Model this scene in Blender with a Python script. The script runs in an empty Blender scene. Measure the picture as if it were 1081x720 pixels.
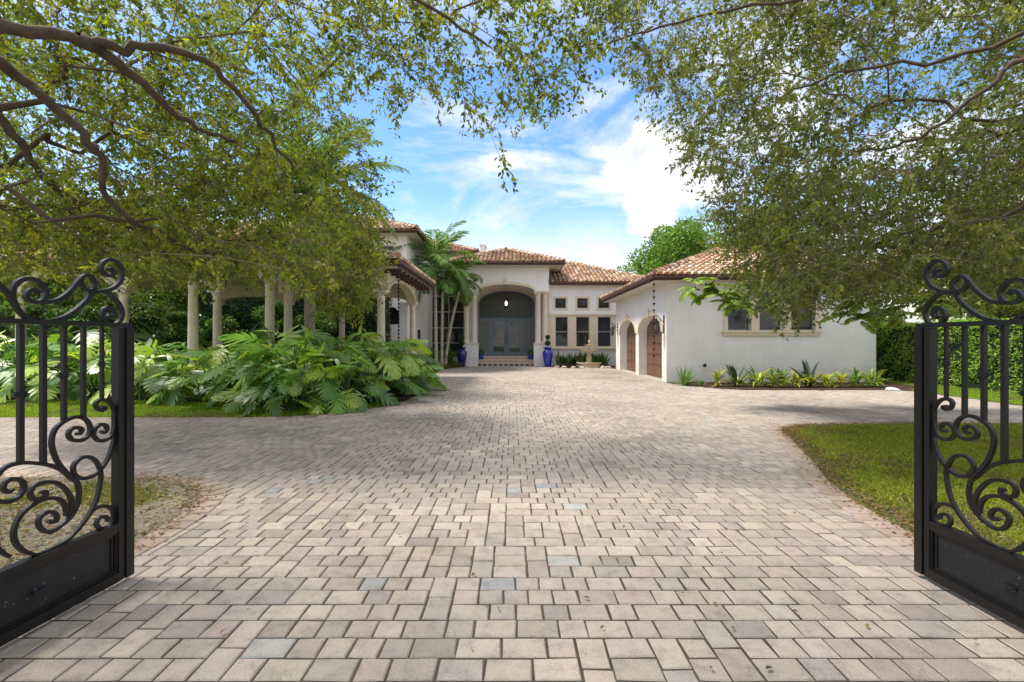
import bpy, math, random
import numpy as np
from mathutils import Vector, Matrix
from mathutils.geometry import tessellate_polygon
random.seed(7); RG = np.random.default_rng(7)
SC = bpy.context.scene
COL = SC.collection
R = math.radians
F = 480.4; CX = 540.5; CY = 360.0; CAMH = 1.5

def up(px, py, d):            # point seen at photo pixel, at distance d (used to measure the place)
    return np.array([(px-CX)/F*d, d, CAMH+(CY-py)/F*d])

# ------------------------------------------------------------------ materials
def newmat(name):
    m = bpy.data.materials.new(name); m.use_nodes = True
    nt = m.node_tree; b = nt.nodes['Principled BSDF']
    return m, nt, b
def setb(b, **k):
    for a, v in k.items():
        a = a.replace('_', ' ')
        if a in b.inputs: b.inputs[a].default_value = v
def noise(nt, scale, detail=4, rough=.55, vec=None, dim='3D'):
    n = nt.nodes.new('ShaderNodeTexNoise'); n.inputs['Scale'].default_value = scale
    n.inputs['Detail'].default_value = detail; n.inputs['Roughness'].default_value = rough
    if vec: nt.links.new(vec, n.inputs['Vector'])
    return n
def objco(nt, out='Object'):
    return nt.nodes.new('ShaderNodeTexCoord').outputs[out]
def worldpos(nt):
    return nt.nodes.new('ShaderNodeNewGeometry').outputs['Position']
def ramp(nt, src, stops):
    r = nt.nodes.new('ShaderNodeValToRGB')
    e = r.color_ramp.elements
    while len(e) < len(stops): e.new(.5)
    for i, (p, c) in enumerate(stops):
        e[i].position = p; e[i].color = (*c, 1) if len(c) == 3 else c
    nt.links.new(src, r.inputs['Fac'])
    return r
def mix(nt, a, b, fac, mode='MIX'):
    m = nt.nodes.new('ShaderNodeMix'); m.data_type = 'RGBA'; m.blend_type = mode
    for s, v in ((0, fac), (6, a), (7, b)):
        if hasattr(v, 'default_value') or isinstance(v, bpy.types.NodeSocket): nt.links.new(v, m.inputs[s])
        else: m.inputs[s].default_value = (v if s == 0 else (*v, 1))
    return m.outputs[2]
def bump(nt, b, h, strength=.3, dist=.01):
    n = nt.nodes.new('ShaderNodeBump'); n.inputs['Strength'].default_value = strength
    n.inputs['Distance'].default_value = dist
    nt.links.new(h, n.inputs['Height']); nt.links.new(n.outputs[0], b.inputs['Normal'])

def mat_plain(name, col, rough=.6, metal=0, var=.12, scale=3, bscale=60, bstr=.15, spec=.5, coat=0):
    m, nt, b = newmat(name)
    p = worldpos(nt)
    n = noise(nt, scale, 5, .6, p)
    d = tuple(c*(1-var) for c in col); l = tuple(min(1, c*(1+var*.6)) for c in col)
    r = ramp(nt, n.outputs[0], [(.3, d), (.7, l)])
    nt.links.new(r.outputs[0], b.inputs['Base Color'])
    setb(b, Roughness=rough, Metallic=metal); b.inputs['Specular IOR Level'].default_value = spec
    b.inputs['Coat Weight'].default_value = coat
    n2 = noise(nt, bscale, 3, .6, p); bump(nt, b, n2.outputs[0], bstr, .01)
    return m
def mat_attr(name, rough=.7, nscale=8, namt=.25, bscale=80, bstr=.3, spec=.4, bdist=.004):
    m, nt, b = newmat(name)
    a = nt.nodes.new('ShaderNodeAttribute'); a.attribute_name = 'Col'
    p = worldpos(nt); n = noise(nt, nscale, 6, .65, p)
    r = ramp(nt, n.outputs[0], [(.3, (1-namt,)*3), (.7, (1+namt*.5,)*3)])
    c = mix(nt, a.outputs['Color'], r.outputs[0], 1.0, 'MULTIPLY')
    nt.links.new(c, b.inputs['Base Color'])
    setb(b, Roughness=rough); b.inputs['Specular IOR Level'].default_value = spec
    n2 = noise(nt, bscale, 4, .7, p); bump(nt, b, n2.outputs[0], bstr, bdist)
    return m
def mat_leaf(name, rough=.42, trans=.35, tmul=(1.7, 1.6, .8), spec=.5):
    m, nt, b = newmat(name)
    a = nt.nodes.new('ShaderNodeAttribute'); a.attribute_name = 'Col'
    nt.links.new(a.outputs['Color'], b.inputs['Base Color'])
    setb(b, Roughness=rough); b.inputs['Specular IOR Level'].default_value = spec
    t = nt.nodes.new('ShaderNodeBsdfTranslucent')
    c = mix(nt, a.outputs['Color'], tmul, 1.0, 'MULTIPLY')
    nt.links.new(c, t.inputs['Color'])
    ms = nt.nodes.new('ShaderNodeMixShader'); ms.inputs[0].default_value = trans
    nt.links.new(b.outputs[0], ms.inputs[1]); nt.links.new(t.outputs[0], ms.inputs[2])
    nt.links.new(ms.outputs[0], nt.nodes['Material Output'].inputs[0])
    return m

M = {}
M['leaf'] = mat_leaf('oak_leaf', .4, .5, (1.65, 1.75, .6))
M['bush'] = mat_leaf('bush_leaf', .4, .32)
M['monstera'] = mat_leaf('split_leaf', .38, .35, (1.5, 1.6, .7), .6)
M['palm'] = mat_leaf('palm_leaf', .45, .3)
M['grassblade'] = mat_leaf('grass_blade', .6, .4, (1.5, 1.4, .7))
M['stucco'] = mat_plain('white_stucco', (.84, .825, .80), .85, 0, .06, 1.1, 90, .5)
def _weather(m):      # rain streaks and splash dirt
    nt = m.node_tree; b = nt.nodes['Principled BSDF']; src = b.inputs['Base Color'].links[0].from_socket; p = worldpos(nt)
    mp = nt.nodes.new('ShaderNodeMapping'); mp.inputs['Scale'].default_value = (3.5, 3.5, .35); nt.links.new(p, mp.inputs[0])
    n = noise(nt, 1.6, 6, .7, mp.outputs[0]); r = ramp(nt, n.outputs[0], [(.36, (.86, .85, .83)), (.58, (1, 1, 1))]); c = mix(nt, src, r.outputs[0], .3, 'MULTIPLY')
    sp = nt.nodes.new('ShaderNodeSeparateXYZ'); nt.links.new(p, sp.inputs[0]); n2 = noise(nt, 5, 5, .7, p)
    ad = nt.nodes.new('ShaderNodeMath'); ad.operation = 'MULTIPLY_ADD'; nt.links.new(n2.outputs[0], ad.inputs[0]); ad.inputs[1].default_value = -.9; nt.links.new(sp.outputs[2], ad.inputs[2])
    r2 = ramp(nt, ad.outputs[0], [(0, (.74, .70, .64)), (.12, (1, 1, 1))]); c = mix(nt, c, r2.outputs[0], .3, 'MULTIPLY'); nt.links.new(c, b.inputs['Base Color'])
_weather(M['stucco'])
M['cream'] = mat_plain('cream_stone', (.72, .62, .48), .8, 0, .09, 4, 70, .25)
M['column'] = mat_plain('column_stone', (.74, .64, .53), .75, 0, .1, 5, 60, .2)
M['fascia'] = mat_plain('brown_gutter', (.10, .048, .036), .4, .2, .2, 3, 30, .05)
M['soffit'] = mat_plain('soffit_paint', (.62, .57, .5), .8)
M['tile'] = mat_attr('clay_tile', .8, 5, .35, 40, .3)
M['tilebase'] = mat_plain('clay_under_tile', (.17, .09, .06), .9)
M['iron'] = mat_plain('black_iron', (.012, .012, .013), .38, .3, .3, 14, 180, .25, .5)
M['ironpanel'] = mat_plain('spotted_iron_sheet', (.014, .015, .02), .42, .2, .4, 9, 160, .3)
_nt = M['ironpanel'].node_tree; _b = _nt.nodes['Principled BSDF']; _src = _b.inputs['Base Color'].links[0].from_socket
_n = noise(_nt, 55, 2, .5, worldpos(_nt)); _r = ramp(_nt, _n.outputs[0], [(.70, (0, 0, 0)), (.74, (1, 1, 1))]); _c = mix(_nt, _src, (.16, .16, .17), _r.outputs[0]); _nt.links.new(_c, _b.inputs['Base Color'])
M['bronze'] = mat_plain('bronze', (.035, .022, .018), .45, .5)
M['door'] = mat_plain('brown_garage_door', (.165, .088, .062), .5, 0, .18, 6, 50, .15)
M['bluedoor'] = mat_plain('blue_grey_door_paint', (.15, .205, .26), .45, 0, .1, 5)
M['blue'] = mat_plain('cobalt_glaze', (.008, .028, .38), .12, 0, .2, 6, 20, .03, .6, .5)
M['navy'] = mat_plain('navy_glaze', (.006, .014, .13), .14, 0, .2, 6, 20, .03, .6, .5)
M['bark'] = mat_plain('oak_bark', (.235, .18, .14), .9, 0, .4, 12, 40, .9)
M['limb'] = mat_plain('limb_bark', (.105, .075, .055), .9, 0, .4, 12, 40, .9)
M['palmbark'] = mat_plain('palm_bark', (.30, .25, .20), .9, 0, .45, 14, 30, .9)
M['palmstem'] = mat_plain('smooth_palm_bark', (.42, .38, .30), .8, 0, .3, 8, 30, .3)
M['fountain'] = mat_plain('fountain_stone', (.55, .45, .32), .8, 0, .25, 9, 50, .5)
M['rock'] = mat_plain('rock', (.42, .36, .30), .9, 0, .3, 8, 25, .8)
M['whitestone'] = mat_plain('white_rock', (.66, .66, .64), .85, 0, .2, 8, 25, .8)
M['tread'] = mat_plain('step_stone', (.50, .38, .29), .7, 0, .2, 6, 40, .2)
M['blacktile'] = mat_plain('black_tile', (.02, .02, .022), .3)
M['winframe'] = mat_plain('window_frame_grey', (.42, .41, .39), .5)
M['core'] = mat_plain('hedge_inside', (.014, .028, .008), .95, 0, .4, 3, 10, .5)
M['stem'] = mat_plain('green_stem', (.08, .14, .04), .6)
M['wicker'] = mat_plain('concrete', (.40, .37, .33), .85)

def mat_glass(name, c1, c2, rough=.05, sc=1.3):
    m, nt, b = newmat(name)
    n = noise(nt, sc, 4, .6, worldpos(nt))
    r = ramp(nt, n.outputs[0], [(.35, c1), (.65, c2)])
    nt.links.new(r.outputs[0], b.inputs['Base Color'])
    setb(b, Roughness=rough); b.inputs['Specular IOR Level'].default_value = .45
    b.inputs['Coat Weight'].default_value = .0; b.inputs['Coat Roughness'].default_value = .02
    n2 = noise(nt, .9, 1, .5, worldpos(nt)); bump(nt, b, n2.outputs[0], .12, .05)
    return m
M['glass'] = mat_glass('dark_window_glass', (.012, .014, .015), (.035, .038, .04))
M['frost'] = mat_glass('patterned_glass', (.02, .028, .02), (.085, .09, .065), .3, 9)
M['doorglass'] = mat_glass('door_glass', (.012, .014, .013), (.10, .09, .065), .03, 1.6)
M['doorglass'].node_tree.nodes['Principled BSDF'].inputs['Coat Weight'].default_value = .4
M['greyglass'] = mat_glass('grey_obscure_glass', (.12, .13, .12), (.2, .2, .18), .35, 6)

def mat_emit(name, col, s):
    m, nt, b = newmat(name); b.inputs['Emission Color'].default_value = (*col, 1)
    b.inputs['Emission Strength'].default_value = s; b.inputs['Base Color'].default_value = (*col, 1); return m
M['lampglass'] = mat_emit('warm_lamp_glass', (1, .72, .42), 4)
M['lanternglass'] = mat_glass('lantern_glass', (.1, .1, .09), (.3, .28, .24), .1)

def mat_paver():
    m, nt, b = newmat('concrete_paver')
    a = nt.nodes.new('ShaderNodeAttribute'); a.attribute_name = 'Col'
    p = worldpos(nt)
    n1 = noise(nt, .35, 4, .6, p)         # large wear
    r1 = ramp(nt, n1.outputs[0], [(.3, (.76, .745, .72)), (.5, (1, 1, 1)), (.7, (1.1, 1.09, 1.07))])
    n2 = noise(nt, 9, 6, .75, p)
    r2 = ramp(nt, n2.outputs[0], [(.32, (.72, .71, .70)), (.5, (1, 1, 1)), (.72, (1.13, 1.12, 1.1))])
    n3 = noise(nt, 240, 3, .8, p)
    r3 = ramp(nt, n3.outputs[0], [(.36, (.45, .44, .43)), (.48, (1, 1, 1)), (.64, (1.22, 1.21, 1.2))])
    c = mix(nt, a.outputs['Color'], r1.outputs[0], 1.0, 'MULTIPLY')
    c = mix(nt, c, r2.outputs[0], 1.0, 'MULTIPLY'); c = mix(nt, c, r3.outputs[0], .8, 'MULTIPLY')
    nt.links.new(c, b.inputs['Base Color']); setb(b, Roughness=.85); b.inputs['Specular IOR Level'].default_value = .3
    ad = nt.nodes.new('ShaderNodeMath'); ad.operation = 'ADD'
    nt.links.new(n3.outputs[0], ad.inputs[0]); nt.links.new(n2.outputs[0], ad.inputs[1])
    bump(nt, b, ad.outputs[0], .5, .004)
    return m
M['paver'] = mat_paver()
def mat_ground(name, stops, sc=2, fine=60, bs=.6, bd=.02):
    m, nt, b = newmat(name); p = worldpos(nt)
    n1 = noise(nt, sc, 6, .65, p); n2 = noise(nt, fine, 4, .7, p)
    r = ramp(nt, n1.outputs[0], stops)
    r2 = ramp(nt, n2.outputs[0], [(.3, (.55, .55, .55)), (.7, (1.3, 1.3, 1.3))])
    c = mix(nt, r.outputs[0], r2.outputs[0], 1.0, 'MULTIPLY')
    nt.links.new(c, b.inputs['Base Color']); setb(b, Roughness=.95); b.inputs['Specular IOR Level'].default_value = .2
    bump(nt, b, n2.outputs[0], bs, bd); return m
M['sand'] = mat_ground('joint_sand', [(.3, (.045, .036, .028)), (.7, (.10, .08, .06))], 3, 120, .5, .004)
M['mulch'] = mat_ground('mulch', [(.3, (.035, .02, .014)), (.7, (.11, .06, .042))], 6, 45, 1, .03)
M['lawnsoil'] = mat_ground('lawn_soil', [(.3, (.14, .12, .075)), (.5, (.11, .13, .035)), (.7, (.10, .16, .03))], 1.2, 40, 1, .02)
M['earth'] = mat_ground('earth', [(.3, (.06, .075, .03)), (.7, (.09, .12, .035))], .4, 6, .6, .05)

# ------------------------------------------------------------------ mesh helpers
class MB:
    def __init__(s): s.v = []; s.f = []; s.c = []
    def add(s, vs, fs, col=None):
        o = len(s.v); s.v += [tuple(v) for v in vs]
        for f in fs: s.f.append(tuple(i+o for i in f)); s.c.append(col or (1, 1, 1))
    def box(s, x0, x1, y0, y1, z0, z1, col=None, T=None):
        vs = [(x, y, z) for z in (z0, z1) for y in (y0, y1) for x in (x0, x1)]
        if T: vs = [T(*v) for v in vs]
        s.add(vs, [(0, 2, 3, 1), (4, 5, 7, 6), (0, 1, 5, 4), (2, 6, 7, 3), (0, 4, 6, 2), (1, 3, 7, 5)], col)
    def tube(s, p0, p1, r0, r1, n=8, col=None, cap=True):
        p0 = Vector(p0); p1 = Vector(p1); d = (p1-p0)
        if d.length < 1e-6: return
        d.normalize(); a = d.orthogonal().normalized(); b = d.cross(a)
        vs = []
        for p, r in ((p0, r0), (p1, r1)):
            for i in range(n):
                t = 2*math.pi*i/n; vs.append(p+a*math.cos(t)*r+b*math.sin(t)*r)
        fs = [(i, (i+1) % n, n+(i+1) % n, n+i) for i in range(n)]
        if cap: fs += [tuple(range(n))[::-1], tuple(range(n, 2*n))]
        s.add(vs, fs, col)
    def path(s, pts, rs, n=8, col=None):
        pts = [Vector(p) for p in pts]; vs = []
        a = None
        for k, p in enumerate(pts):
            d = (pts[min(k+1, len(pts)-1)]-pts[max(k-1, 0)]).normalized()
            if a is None: a = d.orthogonal().normalized()
            a = (a-d*a.dot(d)).normalized(); b = d.cross(a)
            for i in range(n):
                t = 2*math.pi*i/n; vs.append(p+(a*math.cos(t)+b*math.sin(t))*rs[k])
        fs = []
        for k in range(len(pts)-1):
            for i in range(n): fs.append((k*n+i, k*n+(i+1) % n, (k+1)*n+(i+1) % n, (k+1)*n+i))
        fs += [tuple(range(n))[::-1], tuple(range((len(pts)-1)*n, len(pts)*n))]
        s.add(vs, fs, col)
    def lathe(s, cx, cy, prof, n=20, col=None, z0=0):
        vs = []
        for r, z in prof:
            for i in range(n):
                t = 2*math.pi*i/n; vs.append((cx+r*math.cos(t), cy+r*math.sin(t), z+z0))
        fs = []
        for k in range(len(prof)-1):
            for i in range(n): fs.append((k*n+i, k*n+(i+1) % n, (k+1)*n+(i+1) % n, (k+1)*n+i))
        fs += [tuple(range(n))[::-1], tuple(range((len(prof)-1)*n, len(prof)*n))]
        s.add(vs, fs, col)
    def plate(s, outer, holes, O, U, V, t, col=None):
        """extruded plate with holes; (a,b)->O+aU+bV, thickness t along UxV"""
        O, U, V = Vector(O), Vector(U), Vector(V); N = U.cross(V).normalized()
        loops = [outer]+list(holes); flat = [p for l in loops for p in l]
        tri = tessellate_polygon([[Vector((p[0], p[1], 0)) for p in l] for l in loops])
        n = len(flat)
        vs = [O+U*a+V*b for a, b in flat]+[O+U*a+V*b+N*t for a, b in flat]
        fs = []
        for a, b, c in tri:
            fs.append((a, b, c)); fs.append((c+n, b+n, a+n))
        k = 0
        for l in loops:
            m = len(l)
            for i in range(m):
                fs.append((k+i, k+(i+1) % m, n+k+(i+1) % m, n+k+i))
            k += m
        s.add(vs, fs, col)
    def build(s, name, mat, parent=None, smooth=False, fix=True):
        me = bpy.data.meshes.new(name); me.from_pydata(s.v, [], s.f)
        if any(c != (1, 1, 1) for c in s.c):
            at = me.attributes.new('Col', 'FLOAT_COLOR', 'FACE')
            at.data.foreach_set('color', np.array([(*c, 1) for c in s.c], dtype=np.float32).ravel())
        if fix:
            import bmesh
            bm = bmesh.new(); bm.from_mesh(me); bmesh.ops.recalc_face_normals(bm, faces=bm.faces[:]); bm.to_mesh(me); bm.free()
        if smooth:
            me.polygons.foreach_set('use_smooth', [True]*len(me.polygons))
            try: me.set_sharp_from_angle(angle=R(40))
            except Exception: pass
        me.materials.append(mat)
        return link(name, me, parent)
def link(name, me, parent=None):
    o = bpy.data.objects.new(name, me); COL.objects.link(o)
    if parent:
        o.parent = parent
        o.matrix_parent_inverse = Matrix.Translation(-Vector(abs_loc(parent)))
    return o
def abs_loc(o):
    l = Vector(o.location)
    return l if not o.parent else l       # children are built in world coordinates with identity location
def tag(o, label=None, cat=None, group=None, kind=None):
    if label: o['label'] = label
    if cat: o['category'] = cat
    if group: o['group'] = group
    if kind: o['kind'] = kind
    return o
def empty(name, loc, label, cat, group=None, rz=0):
    o = bpy.data.objects.new(name, None); COL.objects.link(o); o.location = loc; o.rotation_euler = (0, 0, rz)
    o.empty_display_size = .2
    return tag(o, label, cat, group)
def part(name, mb, mat, parent, smooth=False, local=False, fix=True):
    """world-coordinate mesh under parent (local=True: coordinates relative to parent)"""
    o = mb.build(name, mat, None, smooth, fix)
    if parent:
        o.parent = parent
        if not local:
            w = Vector((0, 0, 0)); q = parent
            while q: w += Vector(q.location); q = q.parent
            # bake offset into the mesh
            o.data.transform(Matrix.Translation(-w))
    return o
def npmesh(name, V, Fc, mat, col=None, smooth=False, parent=None):
    """V (N,3); Fc (M,k) constant polygon size; col (M,3)"""
    me = bpy.data.meshes.new(name)
    V = np.ascontiguousarray(V, dtype=np.float32); Fc = np.ascontiguousarray(Fc, dtype=np.int32); m, k = Fc.shape
    me.vertices.add(len(V)); me.vertices.foreach_set('co', V.ravel())
    me.loops.add(m*k); me.loops.foreach_set('vertex_index', Fc.ravel())
    me.polygons.add(m); me.polygons.foreach_set('loop_start', np.arange(0, m*k, k, dtype=np.int32))
    me.polygons.foreach_set('use_smooth', np.full(m, smooth))
    me.update(calc_edges=True)
    if col is not None:
        at = me.attributes.new('Col', 'FLOAT_COLOR', 'FACE')
        c = np.ones((m, 4), dtype=np.float32); c[:, :3] = col; at.data.foreach_set('color', c.ravel())
    me.materials.append(mat)
    o = bpy.data.objects.new(name, me); COL.objects.link(o)
    if parent:
        o.parent = parent; w = Vector((0, 0, 0)); q = parent
        while q: w += Vector(q.location); q = q.parent
        me.transform(Matrix.Translation(-w))
    return o
def nrm(a): return a/np.maximum(np.linalg.norm(a, axis=-1, keepdims=True), 1e-9)
def leaf_mesh(P, D, N, L, W, fold=.25):
    """one folded diamond leaf per point"""
    D = nrm(D); S = nrm(np.cross(D, N)); N = nrm(np.cross(S, D))
    L = np.broadcast_to(np.asarray(L, float).reshape(-1, 1), (len(P), 1)); W = np.broadcast_to(np.asarray(W, float).reshape(-1, 1), (len(P), 1))
    a = P; c = P+D*L-N*L*.08
    m1 = P+D*L*.5+S*W*.5+N*W*fold; m2 = P+D*L*.5-S*W*.5+N*W*fold
    V = np.stack([a, m1, c, m2], 1).reshape(-1, 3)
    i = np.arange(len(P))[:, None]*4
    return V, i+np.array([[0, 1, 2, 3]])
def hexleaf_mesh(P, D, N, L, W, droop=.15):
    """longer leaf: 6-gon outline bent as two quads"""
    D = nrm(D); S = nrm(np.cross(D, N)); N = nrm(np.cross(S, D))
    L = np.broadcast_to(np.asarray(L, float).reshape(-1, 1), (len(P), 1)); W = np.broadcast_to(np.asarray(W, float).reshape(-1, 1), (len(P), 1))
    p0 = P; p1 = P+D*L*.35+S*W*.5; p2 = P+D*L*.35-S*W*.5
    q1 = P+D*L*.72+S*W*.38-N*L*droop*.5; q2 = P+D*L*.72-S*W*.38-N*L*droop*.5; t = P+D*L-N*L*droop
    V = np.stack([p0, p1, q1, t, q2, p2], 1).reshape(-1, 3)
    i = np.arange(len(P))[:, None, None]*6
    Fc = (i+np.array([[[0, 1, 2, 5], [5, 2, 3, 4]]])).reshape(-1, 4)
    return V, Fc
def pick(cols, n, jit=.18, hue=.02):
    c = np.array(cols)[RG.integers(0, len(cols), n)]
    return np.clip(c*(1+RG.normal(0, jit, (n, 1)))*(1+RG.normal(0, hue, (n, 3))), .003, 1)
def unit(n):
    return nrm(RG.normal(size=(n, 3)))

# ------------------------------------------------------------------ ground, paving
def catmull(pts, k=8, closed=False):
    P = [np.array(p, float) for p in pts]; out = []
    n = len(P)
    for i in range(n-1 if not closed else n):
        p0 = P[(i-1) % n] if closed or i > 0 else P[0]*2-P[1]
        p1 = P[i]; p2 = P[(i+1) % n]; p3 = P[(i+2) % n] if closed or i+2 < n else P[-1]*2-P[-2]
        for j in range(k):
            t = j/k
            out.append(.5*((2*p1)+(-p0+p2)*t+(2*p0-5*p1+4*p2-p3)*t*t+(-p0+3*p1-3*p2+p3)*t**3))
    if not closed: out.append(P[-1])
    return np.array(out)
def inside(poly, X, Y):
    poly = np.asarray(poly); r = np.zeros(X.shape, bool); n = len(poly); j = n-1
    for i in range(n):
        xi, yi = poly[i]; xj, yj = poly[j]
        c = ((yi > Y) != (yj > Y)) & (X < (xj-xi)*(Y-yi)/(yj-yi+1e-12)+xi)
        r ^= c; j = i
    return r
def dist_poly(line, X, Y):
    d = np.full(X.shape, 1e9)
    for a, b in zip(line[:-1], line[1:]):
        ab = b-a; t = np.clip(((X-a[0])*ab[0]+(Y-a[1])*ab[1])/(ab@ab+1e-12), 0, 1)
        d = np.minimum(d, np.hypot(X-a[0]-t*ab[0], Y-a[1]-t*ab[1]))
    return d
right_edge = catmull([(12.0, 8.35), (9, 8.3), (7, 8.25), (5.6, 8.15), (4.85, 7.95), (4.5, 7.6), (4.33, 7.1), (4.08, 6.5), (3.72, 5.6), (3.4, 4.9), (3.2, 4.2), (3.1, 3.5), (3.05, 2.9), (3.05, 1.5), (3.05, -3)])
left_edge = catmull([(-22, 5.0), (-8, 5.0), (-5.6, 5.0), (-4.4, 5.0), (-3.8, 4.92), (-3.3, 4.7), (-3.02, 4.42), (-2.88, 4.05), (-2.82, 3.6), (-2.82, 3.2), (-2.85, 2.8), (-2.9, 1), (-2.9, -3)])
strip_edge = catmull([(-3.6, 26.9), (-3.6, 22), (-3.1, 17), (-2.75, 14), (-2.62, 12.2), (-2.75, 11), (-3.25, 9.85), (-4.4, 9.05), (-6, 8.9), (-9, 8.9), (-22, 8.9)])
bed_edge = catmull([(12.0, 8.35), (11.85, 10.6), (12.0, 13.0), (11.6, 13.8), (10, 13.87), (8, 13.87), (6.9, 14.05), (6.1, 14.9), (5.62, 16.2), (5.6, 16.5)], 5)
fount_edge = catmull([(5.6, 24.4), (5.3, 25.0), (4.4, 25.1), (3.2, 25.15), (2.6, 25.6), (2.35, 26.9)], 5)
drive = np.vstack([left_edge[::-1][:-1], [(-22, 5.0)], [(-22, 8.9)], strip_edge[::-1][1:], fount_edge[::-1], bed_edge[::-1], right_edge[1:]])

def sheet(name, poly, z, mat, label=None, cat=None, kind='structure'):
    mb = MB(); vs = [(p[0], p[1], z) for p in poly]
    tri = tessellate_polygon([[Vector(v) for v in vs]])
    mb.add(vs, [tuple(t) for t in tri]); o = mb.build(name, mat, fix=False)
    me = o.data; me.update()
    if me.polygons[0].normal.z < 0: me.flip_normals()
    tag(o, label, cat, None, kind); return o
sheet('ground', [(-400, -60), (400, -60), (400, 600), (-400, 600)], -.06, M['earth'])
sheet('paving_sand', np.vstack([drive]), -.006, M['sand'])
mb = MB(); mb.box(5.5, 6.05, 16.9, 23.7, -.03, .002); o = mb.build('garage_apron', M['wicker']); tag(o, kind='structure')

def pavers():
    u = .0735; x0, y0 = -16.0, -2.4; nx = int(28.6/u); ny = int(29.6/u)
    occ = np.zeros((ny+6, nx), bool); top = np.zeros(nx, int); edge = np.zeros((ny+6, nx+1), bool); tiles = []
    for r in range(ny):
        i = 0; row = occ[r]
        while i < nx:
            if row[i]: i += 1; continue
            j = i
            while j < nx and not row[j]: j += 1
            L = j-i
            i0 = i; L0 = L
            while L > 0:
                if L == 1: i += 1; L = 0; break
                opts = [w for w in (2, 3) if w <= L and L-w != 1]
                if not opts: opts = [L]
                # stagger: avoid lining up with the joints of the row before
                wts = [(1.0 if w == 2 else .75)*(.12 if (r and edge[r-1, i+w] and L-w > 0) else 1) for w in opts]
                w = random.choices(opts, wts)[0]
                h = 2
                if r % 2: w, h = 2, 3          # odd rows only lie on single upright blocks: a second upright brings them level
                elif w == 2 and random.random() < .14: h = 3
                tiles.append((i, r, w, h)); occ[r:r+h, i:i+w] = True; top[i:i+w] = r+h
                edge[r:r+h, i] = True; edge[r:r+h, i+w] = True
                i += w; L -= w
            i = j
    T = np.array(tiles, float)
    ax = x0+T[:, 0]*u; ay = y0+T[:, 1]*u; bx = ax+T[:, 2]*u; by = ay+T[:, 3]*u
    cx = (ax+bx)/2; cy = (ay+by)/2
    bw = .235
    dR = dist_poly(right_edge, cx, cy); dL = dist_poly(left_edge, cx, cy); dS = dist_poly(strip_edge, cx, cy)
    k = inside(drive, cx, cy) & (dR > bw-.12) & (dL > bw-.12) & (dS > .05)
    k |= (cx > -3.2) & (cx < 2.4) & (cy > 26.5) & (cy < 27.3)
    ax, bx, ay, by = ax[k], bx[k], ay[k], by[k]; n = len(ax)
    g = .004; ch = .008
    q = RG.normal(0, .0020, (n, 4, 2)); zz = RG.normal(0, .0009, (n, 1)) + np.zeros((n, 4)) + RG.normal(0, .0006, (n, 4))
    ox = np.stack([ax+g, bx-g, bx-g, ax+g], 1)+q[:, :, 0]; oy = np.stack([ay+g, ay+g, by-g, by-g], 1)+q[:, :, 1]
    sx = np.array([1, -1, -1, 1]); sy = np.array([1, 1, -1, -1])
    rot = RG.normal(0, .010, n)[:, None]; mx = (ax+bx)[:, None]/2; my = (ay+by)[:, None]/2
    def rt(X, Y): return mx+(X-mx)*np.cos(rot)-(Y-my)*np.sin(rot), my+(X-mx)*np.sin(rot)+(Y-my)*np.cos(rot)
    LX, LY = rt(ox, oy); UX, UY = rt(ox+sx*ch, oy+sy*ch)
    V = np.concatenate([np.stack([LX, LY, np.full((n, 4), -.014)], 2), np.stack([UX, UY, zz], 2)], 1)      # n,8,3
    # mid ring to round the chamfer
    MX, MY = rt(ox+sx*.0015, oy+sy*.0015)
    V = np.concatenate([V, np.stack([MX, MY, zz-.0055], 2)], 1).reshape(-1, 3)
    f = np.array([[4, 5, 6, 7]]+[[8+i, 8+(i+1) % 4, 4+(i+1) % 4, 4+i] for i in range(4)]+[[i, (i+1) % 4, 8+(i+1) % 4, 8+i] for i in range(4)])
    Fc = (np.arange(n)[:, None, None]*12+f[None]).reshape(-1, 4)
    base = pick([(.365, .315, .28), (.34, .295, .26), (.385, .335, .295), (.33, .29, .265), (.36, .315, .275), (.345, .295, .27)], n, .08, .008)
    blue = RG.random(n) < .014; base[blue] = pick([(.30, .31, .305), (.285, .295, .30), (.33, .325, .315)], blue.sum(), .06, .01)
    dk = RG.random(n) < .06; base[dk] *= .86
    col = np.repeat(base, 9, 0)
    o = npmesh('driveway', V, Fc, M['paver'], col); tag(o, kind='structure')
pavers()
def border(name, line, w=.215, step=.155, side=1, zoff=.008):
    seg = np.linalg.norm(np.diff(line, axis=0), axis=1); s = np.concatenate([[0], np.cumsum(seg)])
    ts = np.arange(0, s[-1]-step, step); mb = MB()
    at = lambda t: np.array([np.interp(t, s, line[:, 0]), np.interp(t, s, line[:, 1])])
    for t in ts:
        a = at(t+.004); b = at(t+step-.004); d = (b-a)/np.linalg.norm(b-a); n = np.array([-d[1], d[0]])*side
        am = at(t-.2) if t > .2 else a; bm_ = at(min(t+.35, s[-1]))
        dd = (bm_-am)/np.linalg.norm(bm_-am)
        c = tuple(pick([(.35, .285, .235), (.32, .255, .21), (.37, .30, .26)], 1, .07, .008)[0]); e = .006; z = random.gauss(zoff, .001)
        P = [a, b, b+n*w, a+n*w]; C = sum(P)/4
        Q = [p+(C-p)/np.linalg.norm(C-p)*e for p in P]
        vs = [(p[0], p[1], -.014) for p in P]+[(p[0], p[1], z-.006) for p in P]+[(p[0], p[1], z) for p in Q]
        fs = [(8, 9, 10, 11)]+[(4+i, 4+(i+1) % 4, 8+(i+1) % 4, 8+i) for i in range(4)]+[(i, (i+1) % 4, 4+(i+1) % 4, 4+i) for i in range(4)]
        mb.add(vs, fs, c)
    o = mb.build(name, M['paver']); tag(o, kind='structure')
border('lawn_border_paving', right_edge, side=-1)
border('island_border_paving', left_edge, side=1)
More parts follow.
